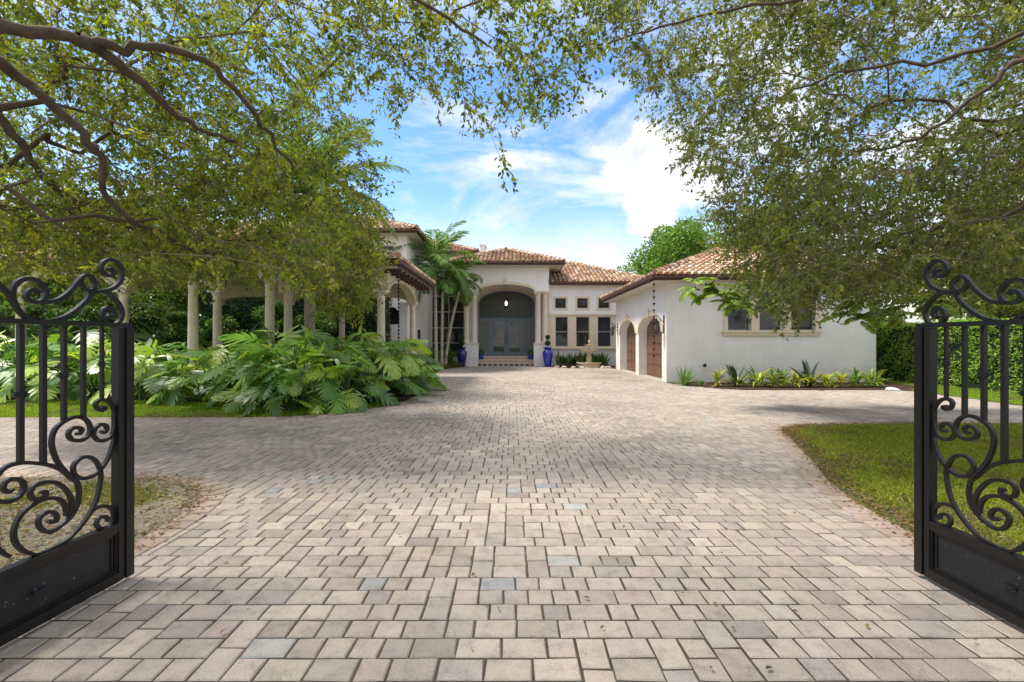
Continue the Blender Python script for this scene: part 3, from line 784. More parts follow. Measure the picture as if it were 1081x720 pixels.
# portico
pc = -.36; py_ = 27.0
mb = MB(); ox = pc
A_ = [(-2.56, 4.38), (-1.69, 4.38)]+[(1.69*math.cos(t), 4.44+.42*math.sin(t)) for t in np.linspace(math.pi, 0, 17)]+[(1.69, 4.38), (2.56, 4.38), (2.56, 5.9), (-2.56, 5.9)]
mb.plate(A_, [], (ox, py_, 0), (1, 0, 0), (0, 0, 1), -.45)
mb.box(ox-2.56, ox-2.2, py_+.452, 32, 4.38, 5.9); mb.box(ox+2.2, ox+2.53, py_+.452, 32, 4.38, 5.9)
part('wall', mb, M['stucco'], H)
mb = MB(); mb.plate(archring(-1.69, 1.69, 4.44, 4.86, .17), [], (ox, py_-.001, 0), (1, 0, 0), (0, 0, 1), .05)
mb.box(ox-.1, ox+.1, py_-.1, py_-.052, 4.86, 5.2)
for s in (-1, 1):
    a, b = sorted((ox+s*1.70, ox+s*2.6)); mb.box(a, b, py_-.06, py_+.5, 4.385, 4.48)
part('arch_surround', mb, M['cream'], H)
for s in (-1, 1):
    a, b = sorted((ox+s*1.66, ox+s*2.56))
    mb = MB(); mb.box(a, b, py_, py_+.5, -.03, 1.28); part('pedestal', mb, M['stucco'], H)
    mb = MB(); mb.box(a-.04, b+.04, py_-.04, py_+.54, 1.282, 1.36); part('pedestal_cap', mb, M['cream'], H)
    for q in (1.92, 2.36): column(H, ox+s*q, py_+.24, 1.362, 4.38, .165)
# recess walls, ceiling, inner arch wall
mb = MB(); mb.box(ox-2.5, ox-2.2, py_+.55, 29.45, 0, 4.38); mb.box(ox+2.2, ox+2.5, py_+.55, 29.45, 0, 4.38)
mb.plate(rect(-2.2, 2.2, 0, 5.2), [arch(-1.85, 1.85, .5, 3.95, 4.78)], (ox, 29.5, 0), (1, 0, 0), (0, 0, 1), -.3)
part('wall', mb, M['stucco'], H)
mb = MB(); mb.box(ox-2.198, ox+2.198, py_+.455, 29.49, 5.05, 5.12); part('ceiling', mb, M['soffit'], H)
mb = MB(); mb.plate([(p[0], p[1]) for p in archring(-1.85, 1.85, 3.95, 4.78, .16)], [], (ox, 29.499, 0), (1, 0, 0), (0, 0, 1), .04)
mb.box(ox-2.01, ox-1.85, 29.46, 29.499, .52, 3.95); mb.box(ox+1.85, ox+2.01, 29.46, 29.499, .52, 3.95); part('arch_surround', mb, M['cream'], H)
# entrance screen
mb = MB(); y = 29.62
mb.plate(arch(-1.849, 1.849, 2.96, 3.95, 4.775), [[(p[0]*.96, p[1]) for p in arch(-1.83, 1.83, 3.02, 3.93, 4.70)]], (ox, y, 0), (1, 0, 0), (0, 0, 1), -.08)
tr = part('transom_window', mb, M['bluedoor'], H)
mb = MB(); mb.plate(arch(-1.80, 1.80, 2.98, 3.94, 4.73), [], (ox, y+.04, 0), (1, 0, 0), (0, 0, 1), -.01); part('glass', mb, M['frost'], tr)
def leafd(nm, x0, x1, f, gm, handle=0):
    mb = MB(); mb.plate(rect(x0, x1, .53, 2.95), [rect(x0+f, x1-f, .53+f*1.6, 2.95-f)], (ox, y, 0), (1, 0, 0), (0, 0, 1), -.07)
    d = part(nm, mb, M['bluedoor'], H)
    mb = MB(); mb.box(ox+x0+f*.8, ox+x1-f*.8, y+.03, y+.045, .53+f*1.5, 2.95-f*.9); part('glass', mb, gm, d)
    if handle:
        mb = MB(); hx = ox+handle; mb.tube((hx, y-.06, 1.2), (hx, y-.06, 1.9), .014, .014, 8); mb.tube((hx, y, 1.25), (hx, y-.06, 1.25), .01, .01, 6); mb.tube((hx, y, 1.85), (hx, y-.06, 1.85), .01, .01, 6)
        part('handle', mb, M['bronze'], d, True)
leafd('sidelight', -1.848, -1.0, .14, M['greyglass']); leafd('front_door', -.998, -.002, .16, M['doorglass'], -.08)
leafd('front_door', .002, .998, .16, M['doorglass'], .08); leafd('sidelight', 1.0, 1.848, .14, M['greyglass'])
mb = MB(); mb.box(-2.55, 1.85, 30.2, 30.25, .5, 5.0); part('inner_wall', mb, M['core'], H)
# steps
mb = MB()
mb.box(ox-1.655, ox+1.655, 27.02, 29.49, -.03, .17); mb.box(ox-1.655, ox+1.655, 27.42, 29.489, .171, .34); mb.box(ox-2.19, ox+2.19, 27.82, 29.488, .341, .51)
st = part('entrance_steps', mb, M['tread'], H)
mb = MB()
for i in range(11):
    x = ox-1.58+i*.316; mb.box(x-.1, x+.1, 27.008, 27.019, .04, .13)
part('riser_tiles', mb, M['blacktile'], st)
mb = MB(); mb.box(ox-1.65, ox+1.65, 27.39, 27.5, .3405, .37); mb.box(ox-1.65, ox+1.65, 27.79, 27.9, .5105, .54); mb.box(ox-1.65, ox+1.65, 27.0, 27.1, .1705, .2); part('step_nosing', mb, M['cream'], st)
hip_roof(H, ox-3.35, ox+3.35, 26.25, 32.95, 5.88)
# glazed stair hall left of the portico
mb = MB(); gl = (-5.05, -2.98)
mb.plate(rect(-5.4, -2.9, 0, 6.2), [rect(gl[0], gl[1], .5, 5.3)], (0, 28.6, 0), (1, 0, 0), (0, 0, 1), -.25); part('wall', mb, M['stucco'], H)
mb = MB()
for z in (.5, 1.35, 2.3, 3.3, 4.3, 5.25): mb.box(gl[0], gl[1], 28.62, 28.69, z, z+.06)
for x in (gl[0], -4.0, gl[1]-.06): mb.box(x, x+.06, 28.625, 28.685, .56, 5.25)
w_ = part('window', mb, M['winframe'], H); mb = MB(); mb.box(gl[0]+.02, gl[1]-.02, 28.69, 28.7, .5, 5.3); part('glass', mb, M['glass'], w_)
# rear upper block
mb = MB(); mb.box(-9, -2.9, 31.6, 38, 5, 7.45); part('wall', mb, M['stucco'], H)
hip_roof(H, -9.5, -2.35, 31.0, 38.6, 7.42)
mb = MB(); mb.box(-2.3, -1.95, 33, 34.2, 6.0, 8.4); mb.box(-2.36, -1.89, 32.94, 34.26, 8.4, 8.5); part('chimney', mb, M['stucco'], H)
# two storey wing behind the loggia
ty = 22.0; tx = -5.1
mb = MB()
mb.plate(rect(-14, tx, 0, 6.6), [rect(-6.45, -5.72, 5.55, 6.1), rect(-8.6, -7.6, 5.3, 6.1), arch(-6.25, -5.45, 2.3, 2.75, 3.15)], (0, ty, 0), (1, 0, 0), (0, 0, 1), -.3)
mb.box(tx-.3, tx, ty+.302, 28.6, 0, 6.6); part('wall', mb, M['stucco'], H)
window(H, -6.45, -5.72, 5.55, 6.1, ty, False, .07); window(H, -8.6, -7.6, 5.3, 6.1, ty, False, .07)
mb = MB(); mb.plate(arch(-6.25, -5.45, 2.3, 2.75, 3.15), [], (0, ty+.2, 0), (1, 0, 0), (0, 0, 1), -.02); part('arched_window', mb, M['bronze'], H)
hip_roof(H, -14.6, tx+.6, ty-.6, 29.5, 6.58)
mb = MB(); mb.box(tx+.001, tx+.08, 24.6, 24.95, 1.6, 2.1); mb.box(tx+.001, tx+.06, 23.2, 23.35, 1.2, 2.4); part('meter_box', mb, M['bronze'], H)

# ------------------------------------------------------------------ loggia
Lg = empty('loggia', (-8, 16, 0), 'open cream arcade of round columns under a clay tile roof', 'building')
ly0, ly1 = 13.9, 18.3; cz = 3.05
fx = [-15.0, -11.85, -9.0, -6.84, -4.0]
for i, x in enumerate(fx): column(Lg, x, ly0, 0, cz, .128)
for x in (-8.9, -6.76): column(Lg, x, 12.7, 0, 3.3, .13)
for x in (-11.85, -9.0, -6.84, -4.0): column(Lg, x, ly1, 0, cz, .12)
mb = MB(); mb.box(-4.52, -4.22, ly1-.05, ly1+.25, 0, cz); part('pier', mb, M['stucco'], Lg)
def beam(mb, a0, a1, z0, z1, apex, O, U, t):
    r = (a1-a0)/2-.2; c = (a0+a1)/2
    pts = [(a0, z0), (c-r, z0)]+[(c+r*math.cos(k), z0+.02+(apex-z0)*math.sin(k)) for k in np.linspace(math.pi, 0, 13)]+[(c+r, z0), (a1, z0), (a1, z1), (a0, z1)]
    mb.plate(pts, [], O, U, (0, 0, 1), t)
mb = MB()
for a, b in zip(fx[:-1], fx[1:]): beam(mb, a+.001, b-.001, cz, 3.72, 3.48, (0, ly0-.15, 0), (1, 0, 0), -.3)
for a, b in zip((-11.85, -9.0, -6.84), (-9.0, -6.84, -4.0)): beam(mb, a+.001, b-.001, cz, 3.72, 3.25, (0, ly1-.15, 0), (1, 0, 0), -.3)
beam(mb, ly0+.16, ly1-.16, cz, 3.72, 3.5, (-4.15, 0, 0), (0, 1, 0), .3)
beam(mb, -8.9, -6.76, 3.3, 3.95, 3.62, (0, 12.55, 0), (1, 0, 0), -.3)
for x in (-9.05, -6.91): mb.box(x, x+.3, 12.86, ly0-.16, 3.32, 3.72)
part('arcade_beam', mb, M['cream'], Lg)
mb = MB(); mb.plate(archring(ly0+.36, ly1-.36, cz, 3.5, .1), [], (-3.849, 0, 0), (0, 1, 0), (0, 0, 1), .03)
for a, b in zip(fx[:-1], fx[1:]): mb.plate(archring(a+.2, b-.2, cz, 3.48, .1), [], (0, ly0-.151, 0), (1, 0, 0), (0, 0, 1), .03)
part('arch_surround', mb, M['cream'], Lg)
hip_roof(Lg, -15.6, -3.35, 13.3, 19.3, 3.7)
hip_roof(Lg, -9.6, -6.1, 12.0, 15.5, 3.96, .45)
for i in range(9):
    mb = MB(); mb.box(-3.9, -3.38, 13.9+i*.58, 13.98+i*.58, 3.58, 3.7); part('rafter_tail', mb, M['fascia'], Lg)
mb = MB(); mb.box(-10.2, -5.7, 12.0, 12.3, 0, .62); mb.box(-10.3, -5.6, 11.95, 12.35, .621, .70); o = mb.build('low_wall', M['stucco']); tag(o, 'low white wall with a pale cap among the split-leaf plants', 'wall')
rain_chain(-3.3, 13.25, 3.8, 1.2, .11, 'bronze rain chain hanging from the loggia roof corner', .035)

# portico lantern
pl = empty('hanging_lantern', (pc, 28.0, 3.5), 'lit warm lantern hanging in the arched entrance', 'lantern')
mb = MB(); mb.tube((pc, 28.0, 4.2), (pc, 28.0, 5.05), .012, .012, 6); part('chain', mb, M['iron'], pl)
mb = MB(); mb.lathe(pc, 28, [(.02, 4.25), (.05, 4.18), (.2, 4.05), (.21, 4.03)], 6); mb.lathe(pc, 28, [(.15, 3.6), (.12, 3.55), (.03, 3.48)], 6)
for i in range(6):
    a = math.pi*i/3; mb.tube((pc+.19*math.cos(a), 28+.19*math.sin(a), 4.03), (pc+.14*math.cos(a), 28+.14*math.sin(a), 3.6), .012, .012, 4)
cg = part('lantern_cage', mb, M['bronze'], pl)
mb = MB(); mb.lathe(pc, 28, [(.03, 3.68), (.06, 3.74), (.06, 3.88), (.02, 3.95)], 10); part('bulb', mb, M['lampglass'], cg, True)

# urns, pots with topiary
def ball(P0, r, n, L, cols, name, parent=None, mat='bush'):
    d = unit(n); P = np.array(P0)+d*r*RG.uniform(.75, 1.0, (n, 1)); D = nrm(d+unit(n)*.8)
    V, Fc = leaf_mesh(P, D, d, L, L*.6); return npmesh(name, V, Fc, M[mat], pick(cols, n, .2), parent=parent)
def urn(x, y, z, h, mat, label, cat='urn', grp='blue glazed urns flanking the entrance'):
    mb = MB(); k = h/1.14
    pr = [(.17, 0), (.19, .02), (.2, .1), (.27, .5), (.31, .75), (.3, .86), (.2, .96), (.17, 1.0), (.2, 1.05), (.27, 1.1), (.28, 1.13), (.24, 1.14), (.2, 1.1)]
    mb.lathe(x, y, [(a*k, b*k) for a, b in pr], 28, z0=z); u = mb.build('urn', M[mat], None, True); u.data.transform(Matrix.Translation((-x, -y, -z))); u.location = (x, y, z)
    tag(u, label, cat, grp); return u
urn(2.08, 26.5, .003, 1.14, 'blue', 'tall bright cobalt urn at the right entrance pedestal')
urn(-2.92, 26.5, .003, 1.14, 'navy', 'tall dark navy urn at the left entrance pedestal')
def topiary(x, y, z, label):
    t = empty('topiary', (x, y, z), label, 'plant', 'double ball topiaries in the tall urns')
    mb = MB(); mb.tube((x, y, z-.05), (x, y, z+.62), .015, .012, 6); part('stem', mb, M['stem'], t)
    for zz, r in ((z+.26, .16), (z+.60, .13)):
        mb = MB(); mb.lathe(x, y, [(r*.75*math.sin(a), zz-r*.75*math.cos(a)) for a in np.linspace(.1, 3.04, 8)], 12); c = part('foliage_ball', mb, M['core'], t, True)
        ball((x, y, zz), r, 900, .035, [(.04, .10, .02), (.06, .13, .03)], 'leaves', c)
topiary(2.08, 26.5, 1.12, 'double ball topiary growing in the bright cobalt urn')
topiary(-2.92, 26.5, 1.12, 'double ball topiary growing in the dark navy urn')
for x, s in ((-1.88, 'left'), (1.14, 'right')):
    p = urn(x, 27.6, .343, .34, 'blue', f'small blue pot on the entrance step, {s} side of the door', 'pot', 'small blue pots on the step')
    p.name = 'flower_pot'; p.scale = (1.9, 1.9, 1)
    b = ball((x, 27.6, .343+.45), .19, 1300, .04, [(.07, .17, .04), (.10, .22, .06), (.05, .13, .03)], 'boxwood_ball'); tag(b, f'round green shrub in the small {s} step pot', 'plant', 'boxwood balls in the step pots')

# fountain
fo = empty('fountain', (4.36, 25.75, 0), 'tiered stone bird bath fountain before the wing windows', 'fountain')
x, y = 4.36, 25.75
mb = MB(); mb.lathe(x, y, [(.68, -.02), (.7, .03), (.66, .08), (.64, .2), (.72, .25), (.72, .29), (.62, .29), (.6, .2), (.1, .18)], 36); part('basin', mb, M['fountain'], fo, True)
mb = MB(); mb.lathe(x, y, [(.2, .18), (.2, .3), (.12, .36), (.17, .5), (.15, .62), (.09, .72), (.13, .84), (.1, .86)], 24); part('pedestal', mb, M['fountain'], fo, True)
mb = MB(); mb.lathe(x, y, [(.1, .85), (.3, .89), (.5, .98), (.53, 1.02), (.48, 1.02), (.3, .94), (.05, .93)], 32); part('bowl', mb, M['fountain'], fo, True)
mb = MB(); mb.lathe(x, y, [(.07, .93), (.09, 1.0), (.05, 1.1), (.08, 1.16), (.05, 1.18)], 20); part('upper_stem', mb, M['fountain'], fo, True)
mb = MB(); mb.lathe(x, y, [(.05, 1.17), (.17, 1.22), (.27, 1.3), (.25, 1.3), (.1, 1.24), (.03, 1.24)], 28); part('upper_bowl', mb, M['fountain'], fo, True)
mb = MB(); mb.lathe(x, y, [(.03, 1.24), (.06, 1.3), (.03, 1.38), (.07, 1.45), (.04, 1.54), (.005, 1.6)], 18); part('finial', mb, M['fountain'], fo, True)

def rock(name, x, y, z, sx, sy, sz, mat, label, grp=None):
    import bmesh
    bm = bmesh.new(); bmesh.ops.create_icosphere(bm, subdivisions=3, radius=1)
    ph = [random.uniform(0, 6) for _ in range(6)]
    for v in bm.verts:
        c = v.co; k = 1+.16*math.sin(c.x*3+ph[0])*math.sin(c.y*3.3+ph[1])+.1*math.sin(c.z*5+ph[2]+c.x*4)
        v.co = Vector((c.x*sx*k, c.y*sy*k, max(c.z*sz*k, -sz*.3)))
    me = bpy.data.meshes.new(name); bm.to_mesh(me); bm.free(); me.materials.append(mat)
    for p in me.polygons: p.use_smooth = True
    o = bpy.data.objects.new(name, me); COL.objects.link(o); o.location = (x, y, z); o.rotation_euler[2] = random.uniform(0, 3)
    return tag(o, label, 'rock', grp)
ex = [tuple(fount_edge[i]) for i in (5, 7, 9, 12, 14, 17, 20)]
for i, (x_, y_) in enumerate(ex):
    rock('edging_rock', x_, y_+.1, .02, random.uniform(.18, .32), random.uniform(.12, .18), random.uniform(.07, .12), M['rock'], 'low tan rock edging the fountain bed', 'rocks edging the fountain bed')
rock('flat_rock', 11.75, 14.05, .0, .36, .2, .055, M['whitestone'], 'flat white rock at the right end of the garage bed')

# ------------------------------------------------------------------ plants
def rosette(n, L, W, elev, cols, droop=.25, spread=.06, seg=5, zbase=0):
    """strap-leaf plant; returns V, F, C in local coords"""
    Vs, Fs, Cs = [], [], []; o = 0
    for i in range(n):
        az = random.uniform(0, 2*math.pi); el = R(random.uniform(*elev)); l = L*random.uniform(.65, 1.1); w = W*random.uniform(.8, 1.2)
        d = np.array([math.cos(az), math.sin(az)]); side = np.array([-d[1], d[0], 0])
        p = np.array([d[0]*random.uniform(0, spread), d[1]*random.uniform(0, spread), zbase*random.random()]); e = el
        c = pick(cols, 1, .15)[0]
        for k in range(seg+1):
            t = k/seg; ww = w*(.45+1.1*math.sin(math.pi*min(t*.9+.12, 1)))*(1 if k < seg else .05)*.6
            fold = .25*ww
            Vs += [p-side*ww*.5+np.array([0, 0, fold]), p.copy(), p+side*ww*.5+np.array([0, 0, fold])]
            p = p+np.array([d[0]*math.cos(e), d[1]*math.cos(e), math.sin(e)])*l/seg; e -= droop*random.uniform(.8, 1.3)/seg*3
        for k in range(seg):
            a = o+k*3
            for j in (0, 1): Fs.append((a+j, a+j+1, a+j+4, a+j+3)); Cs.append(c*(1.0+.25*(j)))
        o += (seg+1)*3
    return np.array(Vs), np.array(Fs), np.array(Cs)
def plant_mesh(name, parts):
    V = []; Fc = []; C = []; o = 0
    for v, f, c in parts: V.append(v); Fc.append(f+o); C.append(c); o += len(v)
    ob = npmesh(name, np.vstack(V), np.vstack(Fc), M['bush'], np.vstack(C), True); return ob
YG = [(.30, .34, .04), (.19, .28, .04), (.38, .36, .05), (.13, .21, .035)]
GN = [(.09, .19, .04), (.12, .23, .05), (.07, .15, .035)]
DK = [(.025, .05, .03), (.035, .06, .035)]
bed = [  # px, kind, label
    (722, 'spike', 'spiky green yucca clump at the garage corner'),
    (741, 'tiny', 'tiny green seedling plant just right of the spiky clump'),
    (757, 'croton', 'narrow yellow-green plant left of the first dark-leaved one'),
    (777, 'paddle', 'yellow-green plant with tall dark paddle leaves, the left one of two'),
    (800, 'cro2', 'wide leafy green plant under the left edge of the garage window'),
    (815, 'croton', 'yellow tipped plant just left of a greener upright one'),
    (825, 'green', 'upright deep green plant under the middle of the garage window'),
    (839, 'yellow', 'brightest yellow bushy plant beneath the garage window'),
    (854, 'paddle', 'plant with tall dark paddle leaves, the right one of two'),
    (874, 'yellow', 'low yellow plant right of the second dark-leaved one'),
    (889, 'croton', 'upright yellow-green plant, third from the bed end'),
    (903, 'green', 'soft green plant, second from the bed end'),
    (919, 'cro2', 'broad arching plant at the far right end of the bed'),
]
for px, kd, lb in bed:
    Y = 15.3 if px < 745 else 14.75+random.uniform(-.15, .15); X = (px-CX)/F*Y
    if kd == 'spike': ps = [rosette(70, .62, .035, (15, 88), GN, .1)]
    elif kd == 'tiny': ps = [rosette(14, .25, .05, (20, 80), GN)]
    elif kd == 'croton': ps = [rosette(26, .42, .07, (5, 85), YG, .35, .05, 5, .3)]
    elif kd == 'yellow': ps = [rosette(40, .42, .07, (5, 80), YG[:1]+YG[2:3]+YG, .35, .16, 5, .25)]
    elif kd == 'green': ps = [rosette(34, .45, .065, (20, 88), GN+YG[1:2], .3, .1, 5, .3)]
    elif kd == 'cro2': ps = [rosette(50, .48, .075, (5, 85), GN+YG, .35, .2, 5, .25)]
    else: ps = [rosette(28, .4, .07, (5, 70), YG, .35, .12, 5, .2), rosette(7, .85, .16, (50, 85), DK, .12)]
    o = plant_mesh({'spike': 'yucca', 'tiny': 'seedling'}.get(kd, 'bed_plant'), ps); o.location = (X, Y, .005); o.rotation_euler[2] = random.uniform(0, 6); o.scale = (1.12, 1.05, 1.1) if kd != 'tiny' else (1, 1, 1)
    tag(o, lb, 'plant', 'plants in the garage bed')
snk = None
for i in range(13):
    X = 2.75+i*.225; Y = 26.55+.25*math.sin(i*2.1)
    if abs(X-4.36) < .2: Y = 26.7
    if i < 3 or snk is None or i % 4 == 0: snk = plant_mesh('snake_plant', [rosette(26, .85, .085, (60, 90), [(.05, .10, .035), (.09, .15, .05), (.04, .08, .03)], .06, .12)]); o = snk
    else: o = snk.copy(); COL.objects.link(o)
    o.location = (X, Y, .005); o.rotation_euler[2] = random.uniform(0, 6); s = random.uniform(.85, 1.1); o.scale = (s, s, s)
    tag(o, 'upright sword-leaved snake plant behind the fountain, below the wing windows', 'plant', 'snake plants below the wing windows')
for i, X in enumerate((2.75, 3.15, 3.5, 5.05, 5.35)):
    o = plant_mesh('purple_plant', [rosette(34, .34, .06, (5, 70), [(.05, .022, .035), (.07, .03, .05), (.03, .02, .025)], .3, .12)]); o.location = (X, 25.6, .005)
    tag(o, 'low dark purple plant left of the fountain basin' if X < 4 else 'low dark purple plant between the fountain and garage', 'plant', 'purple plants left of the fountain' if X < 4 else 'purple plants right of the fountain')

# split-leaf philodendrons / monsteras
def monstera_leaf(L, W, col, seed):
    rd = random.Random(seed); nl = 7; V = []; Fc = []; C = []
    def z(x, y): return -.22*(y/L)**2*L-.35*x*x/W
    def wid(t): return W*.5*(1.05*math.sin(math.pi*(t*.86+.13))**.6)*(1.02-.25*t)
    mid = lambda t: np.array([0, t*L, 0])
    for s in (-1, 1):
        for i in range(nl):
            t0 = i/nl; t1 = (i+1)/nl-.008; tc = (t0+t1)/2; w = wid(tc)*rd.uniform(.9, 1.05)
            ang = R(80-70*tc**.8) if tc > .1 else R(110)
            dx, dy = math.sin(ang), math.cos(ang)
            if i == 0: dy -= .25
            a0 = np.array([0, t0*L]); a1 = np.array([0, t1*L])
            q = lambda a, r, wd: a+np.array([dx, dy])*w*r
            pts = [a0, a1, q(a1, .35, 0), q(a0, .35, 0), None, None, None]
            c = (a0+a1)/2; hl = (t1-t0)*L*.5
            m0 = c+np.array([dx, dy])*w*.30; per = np.array([-dy, dx])
            e = c+np.array([dx, dy])*w*.80; tp = c+np.array([dx, dy])*w*1.08+np.array([0, .12*hl])
            g = hl*.92; g2 = hl*.66
            P = [a0, a1, m0+per*g, m0-per*g, e+per*g2, e-per*g2, tp]
            b = len(V)
            for p in P:
                x = p[0]*s; V.append((x, p[1], z(x, p[1])+rd.gauss(0, .006)-(.0 if p[0] else .012)))
            for f in ((0, 1, 2, 3), (3, 2, 4, 5)): Fc.append(tuple(b+k for k in f)); C.append(col*rd.uniform(.88, 1.12))
            Fc.append((b+5, b+4, b+6, b+6)); C.append(col)
    return np.array(V), np.array(Fc), np.array(C)
def monstera(nleaf, size, cols, seed, hmul=1.0):
    rd = random.Random(seed); LV = []; LF = []; LC = []; o = 0; st = MB()
    for i in range(nleaf):
        az = rd.uniform(0, 2*math.pi); q = (i+.5)/nleaf
        r_ = size*(.25+.85*q)*rd.uniform(.8, 1.15); h = size*hmul*(1.55-1.15*q)*rd.uniform(.8, 1.1)
        col = np.array(rd.choice(cols))*rd.uniform(.8, 1.2); L = rd.uniform(.42, .9)*size*.95
        v, f, c = monstera_leaf(L, L*1.08, col, rd.random())
        pitch = R(rd.uniform(-38, 25)-22*q); d = Vector((math.cos(az), math.sin(az), 0)); 
        M4 = Matrix.Rotation(az-math.pi/2+rd.gauss(0, .3), 3, 'Z') @ Matrix.Rotation(rd.gauss(0, .35), 3, 'Y') @ Matrix.Rotation(pitch, 3, 'X')
        P = np.array([d.x*r_, d.y*r_, max(h, .12+L*.25)])
        v = v @ np.array(M4).T+P; v[:, 2] = np.maximum(v[:, 2], .02)
        LV.append(v); LF.append(f+o); LC.append(c); o += len(v)
        p0 = Vector((rd.gauss(0, .06), rd.gauss(0, .06), 0)); p2 = Vector(P)
        pts = [p0.lerp(p2, t)+Vector((0, 0, .25*size*math.sin(math.pi*t))) for t in (0, .25, .5, .75, 1)]
        st.path(pts, [.018, .015, .012, .01, .008], 5)
    return np.vstack(LV), np.vstack(LF), np.vstack(LC), st
MC = [(.16, .31, .055), (.21, .37, .06), (.12, .25, .05), (.29, .43, .065), (.19, .34, .11), (.38, .50, .08), (.08, .18, .045), (.10, .22, .05)]
protos = []
def make_mon(cols, n, size, seed, hm=1.0):
    V, Fc, C, st = monstera(n, size, cols, seed, hm)
    # triangles stored as degenerate quads -> split cleanly
    root = empty('split_leaf_plant', (0, 0, 0), 'x', 'plant')
    tri = Fc[:, 2] == Fc[:, 3]
    me = bpy.data.meshes.new('leaves'); fl = [tuple(f[:3]) if t else tuple(f) for f, t in zip(Fc.tolist(), tri)]
    me.from_pydata(V.tolist(), [], fl); at = me.attributes.new('Col', 'FLOAT_COLOR', 'FACE'); at.data.foreach_set('color', np.column_stack([C, np.ones(len(C))]).astype(np.float32).ravel())
    me.materials.append(M['monstera']); me.polygons.foreach_set('use_smooth', [True]*len(me.polygons))
    l = bpy.data.objects.new('leaves', me); COL.objects.link(l); l.parent = root
    s = st.build('stems', M['stem'], None, True); s.parent = root
    return root
def dup(root):
    r_ = root.copy(); COL.objects.link(r_)
    for ch in root.children:
        c = ch.copy(); COL.objects.link(c); c.parent = r_
    return r_
prot = [make_mon(MC, 26, 1.0, s) for s in (1, 2, 3, 4)]
yel = make_mon([(.26, .34, .03), (.2, .32, .04)], 9, .8, 9, 1.3)
used = set()
def mon(X, Y, s, k, label, group):
    s *= 1.12
    p = prot[k] if isinstance(k, int) else k
    o = p if id(p) not in used else dup(p); used.add(id(p))
    o.location = (X, Y, .003); o.rotation_euler[2] = random.uniform(0, 6.28); o.scale = (s, s, s*random.uniform(.9, 1.08))
    o['label'] = label
    if group: o['group'] = group
mg = 'split-leaf plants massed before the loggia'
spots = [(-4.75, 9.75, .6), (-3.75, 10.2, .6), (-5.5, 10.1, .6), (-4.0, 10.45, .78), (-4.9, 10.3, .85), (-5.9, 10.7, .8), (-3.6, 11.3, .85), (-4.6, 11.2, 1.0), (-5.6, 11.5, 1.0), (-6.7, 11.0, .85), (-7.6, 11.3, .75), (-8.6, 11.5, .8), (-9.7, 11.7, .8),
         (-10.8, 11.8, .85), (-11.9, 12.0, .85), (-13.0, 12.0, .85), (-14.2, 12.1, .9), (-15.5, 12.2, .9), (-3.5, 12.4, .9), (-4.5, 12.3, 1.0), (-6.3, 12.2, .95), (-7.6, 12.6, .8), (-9.0, 12.9, .8), (-10.4, 13.0, .9), (-12.6, 13.4, 1.0), (-14.6, 13.6, 1.1)]
for i, (X, Y, s) in enumerate(spots): mon(X, Y, s, i % 4, 'glossy green split-leaf plant in the mass before the loggia columns', mg)
mon(-3.55, 13.6, .95, 1, 'split-leaf plant beside the loggia corner column', None)
mon(-3.65, 15.0, .95, 2, 'split-leaf plant at the back right of the mass, nearest the palms', None)
mon(-3.35, 14.3, .7, 3, 'rightmost split-leaf plant, leaning over the pavers', None)
mon(-4.15, 11.7, 1.15, yel, 'tall yellow-green split-leaf plant rising above the mass by the palm trunk', None)
mon(-9.2, 11.3, .8, yel, 'yellow-green split-leaf plant just right of the left gate', None)

# generic leaf mass
def leaf_blob(centers, radii, n, L, cols, flat=.8, up_=.25):
    k = RG.integers(0, len(centers), n); c = np.array(centers)[k]; r = np.array(radii)[k]
    d = unit(n); rad = RG.uniform(.45, 1.05, (n, 1))**.6
    P = c+d*rad*r.reshape(-1, 1 if r.ndim == 1 else 3)*np.array([1, 1, flat])
    N = nrm(d+unit(n)*.6+np.array([0, 0, up_])); D = nrm(unit(n)+d*.5-np.array([0, 0, .35]))
    return leaf_mesh(P, D, N, RG.uniform(.7, 1.2, n)*L, RG.uniform(.4, .6, n)*L)+(P,)
def bushy_tree(name, x, y, h, rx, ry, zc, rz, n, L, cols, label, cat='tree', group=None, lobes=26, trunk=True, bot=None, tr=.16):
    root = empty(name, (x, y, 0), label, cat, group)
    cs, rr = [], []
    for i in range(lobes):
        d = nrm(RG.normal(size=(1, 3)))[0]; q = RG.uniform(.35, .95)
        cs.append((x+d[0]*rx*q, y+d[1]*ry*q, zc+d[2]*rz*q)); rr.append(RG.uniform(.2, .38)*min(rx, rz, ry)*1.15)
    V, Fc, P = leaf_blob(cs, rr, n, L, cols)
    shade = pick(cols, n, .2)
    crown = npmesh('crown', V, Fc, M['bush'], shade, parent=root)
    mb = MB(); p = Vector((x, y, 0)); top = Vector((x, y, zc))
    mb.path([p, p.lerp(top, .5)+Vector((.1, 0, 0)), top], [tr*1.3, tr, tr*.6], 10)
    for c, r in list(zip(cs, rr))[::1]:
        s = Vector((x, y, zc-rz*random.uniform(.1, .8))); e = Vector(c); m_ = s.lerp(e, .5)+Vector((0, 0, -.1*rz)); mb.path([s, m_, e], [tr*.45, tr*.28, tr*.08], 5)
    part('trunk', mb, M['bark'], root, True, fix=False)
    return root
GR = [(.09, .17, .025), (.07, .13, .02), (.13, .20, .03), (.11, .18, .04)]
BG = [(.13, .27, .03), (.16, .31, .04), (.09, .19, .025), (.14, .25, .03)]
YGN = [(.18, .22, .03), (.23, .25, .035), (.14, .18, .03), (.27, .27, .05)]
